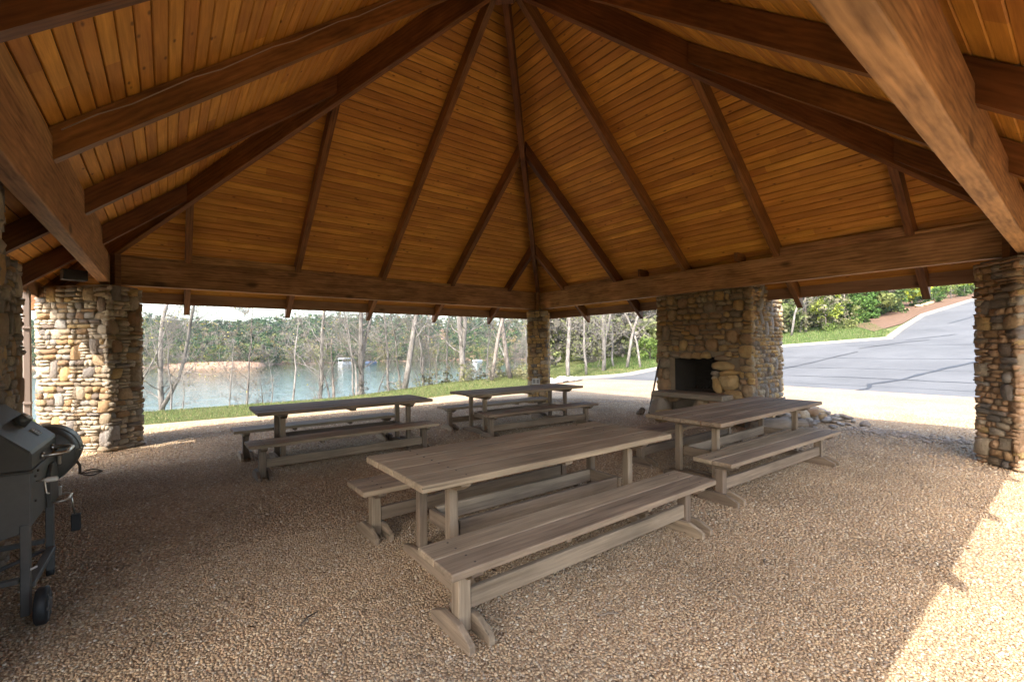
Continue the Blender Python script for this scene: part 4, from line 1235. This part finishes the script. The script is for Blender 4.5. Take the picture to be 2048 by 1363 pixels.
LT = [('pale forked tree with yellow buds right of the sunlit pier', 0, -4.48, 17.94, 1.0, .3, False, YG, 900), ('thin dark young tree standing left of the lake table', 1, -1.39, 18.08, 1.0, 1.0, True, TAN, 150),
      ('very thin sapling at the shore left of the lake table', 1, -0.61, 19.38, .62, 2.2, False, TAN, 120), ('slender pale tree leaning left over the lake table', 2, 1.84, 18.12, 1.0, -.5, False, YG, 350),
      ('dark broken leaning trunk beside the slender pale tree', 7, 2.68, 17.84, 1.0, -.6, True, None, 0), ('thick pale forked tree behind the middle of the lake table', 3, 3.50, 16.96, 1.0, .9, False, TAN, 250),
      ('thin leaning tree between the two thick pale trunks', 5, 5.12, 16.85, .95, 2.8, False, TAN, 250), ('thick straight pale trunk right of the lake table', 4, 5.18, 15.54, 1.05, .2, False, YG, 200),
      ('slim pale pair of stems behind the gap between tables', 0, 6.95, 16.70, .62, 2.0, False, TAN, 200), ('small bent tree left of the thick double trunk', 5, 8.28, 16.93, .75, .2, False, YG, 250),
      ('stout pale double trunk above the left end of the far table', 3, 8.51, 15.49, 1.12, -.9, False, TAN, 250), ('dark slim trunk left of the far corner pier', 6, 9.50, 14.09, 1.15, 1.4, True, YG, 400),
      ('sturdy dark trunk nearest the far corner pier', 4, 11.30, 14.59, .95, 2.6, True, YG, 700), ('tall pale trunk just right of the far corner pier', 4, 14.94, 13.68, .95, 1.2, False, YG, 300),
      ('young tree with bright green leaves right of the far pier', 2, 16.17, 13.36, .8, 1.9, False, GN, 1500), ('white birch like tree forking into a wide V', 3, 18.15, 13.72, .9, .1, False, TAN, 200),
      ('pale slanting stem right of the white V tree', 5, 19.51, 13.94, .95, 1.5, False, TAN, 250), ('white trunk midway between far pier and fireplace', 6, 19.33, 12.81, 1.05, .5, False, TAN, 200),
      ('thin white trunk nearest the left side of the fireplace', 6, 19.66, 11.93, .8, 3.2, False, YG, 250)]
for lab, pr_, x, y, s, rz, dk, lf, nl in LT:
    bare_tree('lakeside_tree', lab, pr_, x, y, s, rz, dk, lf, nl, 'bare trees along the shore')

# unseen evergreen, added to keep sun off the floor beside the left pier
for lab_, x_, y_, h_, w_, n_ in (('unseen slim evergreen added outside the left bay to shade the floor', -8.6, 1.75, 7.5, .85, 5000),):
    st = tag(empty('shade_evergreen', (x_, y_, -.05)), lab_, 'tree')
    rg = np.random.default_rng(8); P = crown_pts(rg, n_, 'column', 50, h_, w_)
    V, F = leaf_quads(rg, P, rg.uniform(.08, .18, n_))
    obj('crown', bigmesh('crown', V, F, LEAF, False, np.tile(np.array((.06, .11, .03)), (len(V), 1))), st)
    obj('trunk', tube('trunk', [(0, 0, -.1), (.03, 0, 3), (0, .03, 7)], [.12, .09, .03], BARK_D, 8), st)
st = tag(empty('shade_pine', (-13.0, -7.0, -.05)), 'unseen tall pine with a high crown, added outside the near left side for shade', 'tree')  # unseen pine, added so its high crown shades the near left floor
rg = np.random.default_rng(4); P = crown_pts(rg, 15000, 'column', 90, 7.0, 3.0) + np.array([0, 0, 7.2])
V, F = leaf_quads(rg, P, rg.uniform(.12, .26, 15000))
obj('crown', bigmesh('crown', V, F, LEAF, False, np.tile(np.array((.06, .11, .03)), (len(V), 1))), st)
obj('trunk', tube('trunk', [(0, 0, -.1), (.05, 0, 5), (0, .05, 13)], [.24, .18, .04], BARK_D, 9), st)

# thicket of fine bare saplings along the bank (too tangled to count)
TV, TF, toff = [], [], 0
rgt = np.random.default_rng(33)
pt = [(np.array(PROT[k][0]), np.array([q for q in PROT[k][1] if len(q) == 4])) for k in (1, 5, 6)]
for i in range(34):
    x = rgt.uniform(-6, 24); bl = 15 + .9 * max(0, x - 11)
    y = bl + rgt.uniform(.5, 4.5) if x < 12 else bl - rgt.uniform(-3, 2.0)
    V0, F0 = pt[int(rgt.integers(0, 3))]; sc_ = rgt.uniform(.25, .6); a = rgt.uniform(0, 6.28); c, s_ = math.cos(a), math.sin(a)
    V = V0 * sc_; V = np.stack([V[:, 0] * c - V[:, 1] * s_, V[:, 0] * s_ + V[:, 1] * c, V[:, 2]], 1) + np.array([x, y, terr(x, y)])
    TV.append(V); TF.append(F0 + toff); toff += len(V)
tag(obj('sapling_thicket', bigmesh('sapling_thicket', np.concatenate(TV), np.concatenate(TF), BARK_P, True)), 'tangle of fine bare grey saplings along the lake bank', 'thicket', kind='stuff')

# brushy woods behind, right of the far pier (mass)
VV, FF, CC = [], [], []; off = 0
rngw = np.random.default_rng(21)
wtemps = [leaf_quads(rngw, crown_pts(rngw, 420, s_, 22, 1.0, w_), rngw.uniform(.018, .040, 420)) for s_, w_ in (('round', .36), ('round', .48), ('cone', .28), ('column', .3))]
def mass(n, gen, cols, hlo, hhi):
    global off
    for i in range(n):
        x, y = gen(); V0, F0 = wtemps[int(rngw.integers(0, 4))]; h = rngw.uniform(hlo, hhi)
        a = rngw.uniform(0, 6.28); c, s = math.cos(a), math.sin(a); V = V0 * h
        V = np.stack([V[:, 0] * c - V[:, 1] * s, V[:, 0] * s + V[:, 1] * c, V[:, 2]], 1) + np.array([x, y, terr(x, y) - .1])
        VV.append(V); FF.append(F0 + off); off += len(V)
        CC.append(np.tile(np.array(cols[int(rngw.integers(0, len(cols)))]) * rngw.uniform(.8, 1.2), (len(V), 1)))
def polar(b0, b1, r0, r1): return lambda: polar_pt(rngw.uniform(b0, b1), rngw.uniform(r0, r1))
GREY = [(.20, .18, .15), (.25, .225, .19), (.16, .145, .12), (.20, .20, .12), (.17, .19, .08)]
GRN = [(.10, .15, .04), (.14, .20, .05), (.19, .22, .07), (.08, .115, .04), (.20, .19, .12)]
mass(34, polar(41.6, 56.6, 33.7, 49.0), GREY, 2.5, 9); mass(26, polar(42.6, 56.6, 45.0, 71.6), GREY + GRN, 6, 12)
mass(46, polar(67.2, 74.8, 43.7, 55.1), GREY[3:] + GRN, 2.0, 6); mass(20, polar(74.4, 77.9, 52.4, 63.9), GRN, 3, 6); mass(46, polar(65.7, 78.6, 56.1, 85.4), GRN + GREY[:2], 6, 11); mass(45, polar(75.6, 87.4, 86.8, 125.9), GRN, 5, 11)
tag(obj('roadside_woods', bigmesh('roadside_woods', np.concatenate(VV), np.concatenate(FF), LEAF, False, np.concatenate(CC))), 'dense brushy spring woods beyond the parking lot', 'woods', kind='stuff')
VV, FF, CC = [], [], []; off = 0
mass(60, polar(10.3, 41.9, 23.6, 27.7), [(.20, .18, .15), (.19, .19, .09), (.24, .22, .12)], .5, 1.3)
tag(obj('shore_brush', bigmesh('shore_brush', np.concatenate(VV), np.concatenate(FF), LEAF, False, np.concatenate(CC))), 'low grey brush at the edge of the lake', 'brush', kind='stuff')

# individual trees and shrubs beyond the parking lot
def shrub(name, label, cat, x, y, h, w, shape, colr, n, lsz, trunk=0.0, group=None, bark=BARK_D, clumps=26):
    t = tag(empty(name, (x, y, terr(x, y) - .05)), label, cat, group)
    rg = np.random.default_rng(int(x * 30 + abs(y) * 7)); P = crown_pts(rg, n, shape, clumps, h - trunk, w) + np.array([0, 0, trunk])
    V, F = leaf_quads(rg, P, rg.uniform(*lsz, n))
    obj('crown', bigmesh('crown', V, F, LEAF, False, np.tile(np.array(colr), (len(V), 1)) * np.repeat(rg.uniform(.65, 1.35, (n, 1)), 4, 0)), t)
    rd_ = random.Random(int(x * 50)); v_, f_ = [], []
    tube_vf([(0, 0, -.1), (rd_.uniform(-.05, .05), 0, h * .35), (rd_.uniform(-.1, .1), rd_.uniform(-.1, .1), h * .8)], [.03 * h * .5 + .02, .022 * h * .5 + .015, .01], 7, v_, f_)
    for k in range(7):
        z0 = h * rd_.uniform(.2, .6); a = rd_.uniform(0, 6.28); L = w * rd_.uniform(.5, .9)
        tube_vf([(0, 0, z0), (math.cos(a) * L * .5, math.sin(a) * L * .5, z0 + L * .4), (math.cos(a) * L, math.sin(a) * L, z0 + L * .6)], [.02 + .004 * h, .015, .006], 5, v_, f_)
    obj('trunk', mesh('trunk', v_, f_, bark, True), t)
    return t
EV = 'evergreen shrubs in a row beyond the grass'
shrub('evergreen_shrub', 'small bright evergreen shrub at the lower end of the row beyond the grass', 'shrub', 42.85, 6.64, 2.6, 1.25, 'column', (.085, .16, .035), 3600, (.05, .11), group=EV)
shrub('evergreen_shrub', 'second evergreen shrub of the row, taller than the lowest one', 'shrub', 46.85, 6.71, 4.6, 1.1, 'column', (.075, .15, .035), 4200, (.05, .12), group=EV)
shrub('evergreen_shrub', 'third evergreen shrub of the row, deep green', 'shrub', 50.18, 6.66, 4.7, 1.0, 'column', (.06, .125, .035), 4200, (.05, .12), group=EV)
shrub('evergreen_shrub', 'tall evergreen shrub ending the row beside the mulch', 'shrub', 52.82, 6.51, 5.2, 1.15, 'column', (.085, .165, .04), 4600, (.05, .12), group=EV)
shrub('small_tree', 'yellow green leafy tree between the evergreens and the rafter tail', 'tree', 58.97, 6.19, 4.2, 1.9, 'round', (.30, .34, .03), 3000, (.07, .15), .9, bark=BARK_P)
shrub('small_tree', 'bright green leafy tree right of the last rafter tail', 'tree', 69.07, 5.97, 4.4, 2.1, 'round', (.17, .27, .05), 3400, (.07, .15), .5)
shrub('small_tree', 'lime green tree at the edge of the right pier', 'tree', 75.86, 4.51, 4.2, 1.9, 'round', (.27, .35, .04), 3000, (.07, .15), .8, bark=BARK_P)
shrub('small_tree', 'pale grey crooked tree on the mulch near the right pier', 'tree', 67.96, 4.30, 3.2, 1.2, 'round', (.16, .2, .06), 500, (.05, .1), .6, bark=BARK_P)
shrub('low_bush', 'round dark bush on the mulch below the last rafter tail', 'bush', 58.90, 5.61, 1.2, .75, 'round', (.055, .10, .03), 1500, (.04, .08))
shrub('low_bush', 'round green bush on the mulch right of the rafter tail', 'bush', 62.87, 5.07, 1.6, 1.0, 'round', (.08, .15, .04), 1700, (.04, .09))
shrub('low_bush', 'dark low bush on the mulch before the right pier', 'bush', 70.61, 3.51, 1.4, .9, 'round', (.07, .12, .035), 1500, (.04, .09))
shrub('young_tree', 'small lime leafed tree at the wood edge right of the fireplace', 'tree', 37.75, 7.42, 3.4, 1.0, 'round', (.28, .33, .06), 900, (.07, .13), .8)
shrub('young_tree', 'loose green tree at the wood edge above the kerb', 'tree', 41.96, 7.32, 5.0, 1.7, 'round', (.14, .20, .06), 1500, (.06, .12), .8)
shrub('young_tree', 'loose olive tree nearest the sunlit side of the fireplace', 'tree', 37.05, 8.60, 5.5, 1.8, 'round', (.15, .19, .07), 1500, (.06, .12), .8)
shrub('low_bush', 'bright green bush at the foot of the woods left of the fireplace', 'bush', 22.70, 13.37, 1.6, .9, 'round', (.15, .22, .05), 1600, (.035, .08))
for i, (x, y, lab) in enumerate(((34.97, 8.94, 'white bare trunk showing beside the fireplace'), (37.22, 9.10, 'grey bare trunk just right of the one beside the fireplace'), (54.87, 6.20, 'thin grey trunk between the last evergreen and the yellow green tree'))):
    bare_tree('bare_tree', lab, 6, x, y, .9, i * 1.3, False, TAN, 200, 'bare trees beyond the parking lot')
rd = random.Random(61)
pts = []
for i, (x, y) in enumerate(((57.65, 5.31), (58.81, 5.04), (60.50, 5.01), (53.31, 5.51), (64.17, 4.70))):
    s = rd.uniform(.4, .7); pts.append((x, y, terr(x, y) + .12, s * 1.3, s, s * .6))
heap('landscape_rock', 'brown rock on the mulch bed beside the road', pts, SVD)

# boats and docks on the far shore
def boat(x, y, L, hull, label, canopy):
    b = tag(empty('pontoon_boat', (x, y, -2.0), R(25)), label, 'boat')
    obj('hull', prism('hull', [(-L / 2, .1), (-L / 2 + .3, -.1), (L / 2 - .6, -.1), (L / 2, .3), (L / 2, .35), (-L / 2, .35)], 1.6, hull, .05), b)
    obj('rail', cbox('rail', L * .8, 1.5, .22, hull, .03), b, T(-.1, 0, .48))
    if canopy:
        obj('canopy', prism('canopy', [(-L * .5, 1.35), (-L * .3, 1.6), (L * .3, 1.6), (L * .5, 1.35), (L * .5, 1.28), (-L * .5, 1.28)], 2.0, ROOFG, .03), b)
        for sx_ in (-1, 1):
            for sy_ in (-1, 1): obj('post', cbox('post', .07, .07, 1.2, BOATW, .01), b, T(sx_ * L * .42, sy_ * .8, .7))
boat(32.8, 113.7, 3.6, BOATW, 'white boat under a pale canopy on the far shore', True)
boat(38.9, 111.5, 3.0, BOATB, 'dark blue boat moored right of the white one', False)
boat(64.0, 98.3, 3.2, BOATW, 'small white boat on the far shore behind the trunks', False)
# twigs on the gravel
rd = random.Random(71)
for lab, (x, y), L, a in (('small dark twig on the gravel right of the front bench', (-.55, -4.05), .10, .3), ('thin twig on the gravel under the front bench rail', (-2.05, -3.75), .13, -.5), ('dark twig on the shaded gravel at lower left', (-3.9, -3.55), .12, 1.0), ('crooked dry twig left of the front bench', (-3.55, -2.6), .16, .6)):
    o = obj('twig', tube('twig', [(-L / 2, 0, 0), (0, .012, .004), (L / 2, 0, 0)], [.006, .007, .003], LOGW, 5), None, T(x, y, .016, a)); tag(o, lab, 'twig')

# ------------------------------------------------------------------ haze over the lake
hz = bpy.data.materials.new('haze'); hz.use_nodes = True
ht = hz.node_tree; ht.nodes.clear()
ho = ht.nodes.new('ShaderNodeOutputMaterial'); hp_ = ht.nodes.new('ShaderNodeVolumePrincipled')
hp_.inputs['Color'].default_value = (.86, .92, 1.0, 1); hp_.inputs['Density'].default_value = .00025; hp_.inputs['Anisotropy'].default_value = .2
ht.links.new(hp_.outputs[0], ho.inputs['Volume'])
v, f = box_vf(-410, 510, -410, 710, -8, 42)
tag(obj('haze', mesh('haze', v, f, hz)), 'thin pale haze in the air over the lake', 'haze', kind='stuff')
print('objects', len(bpy.data.objects))
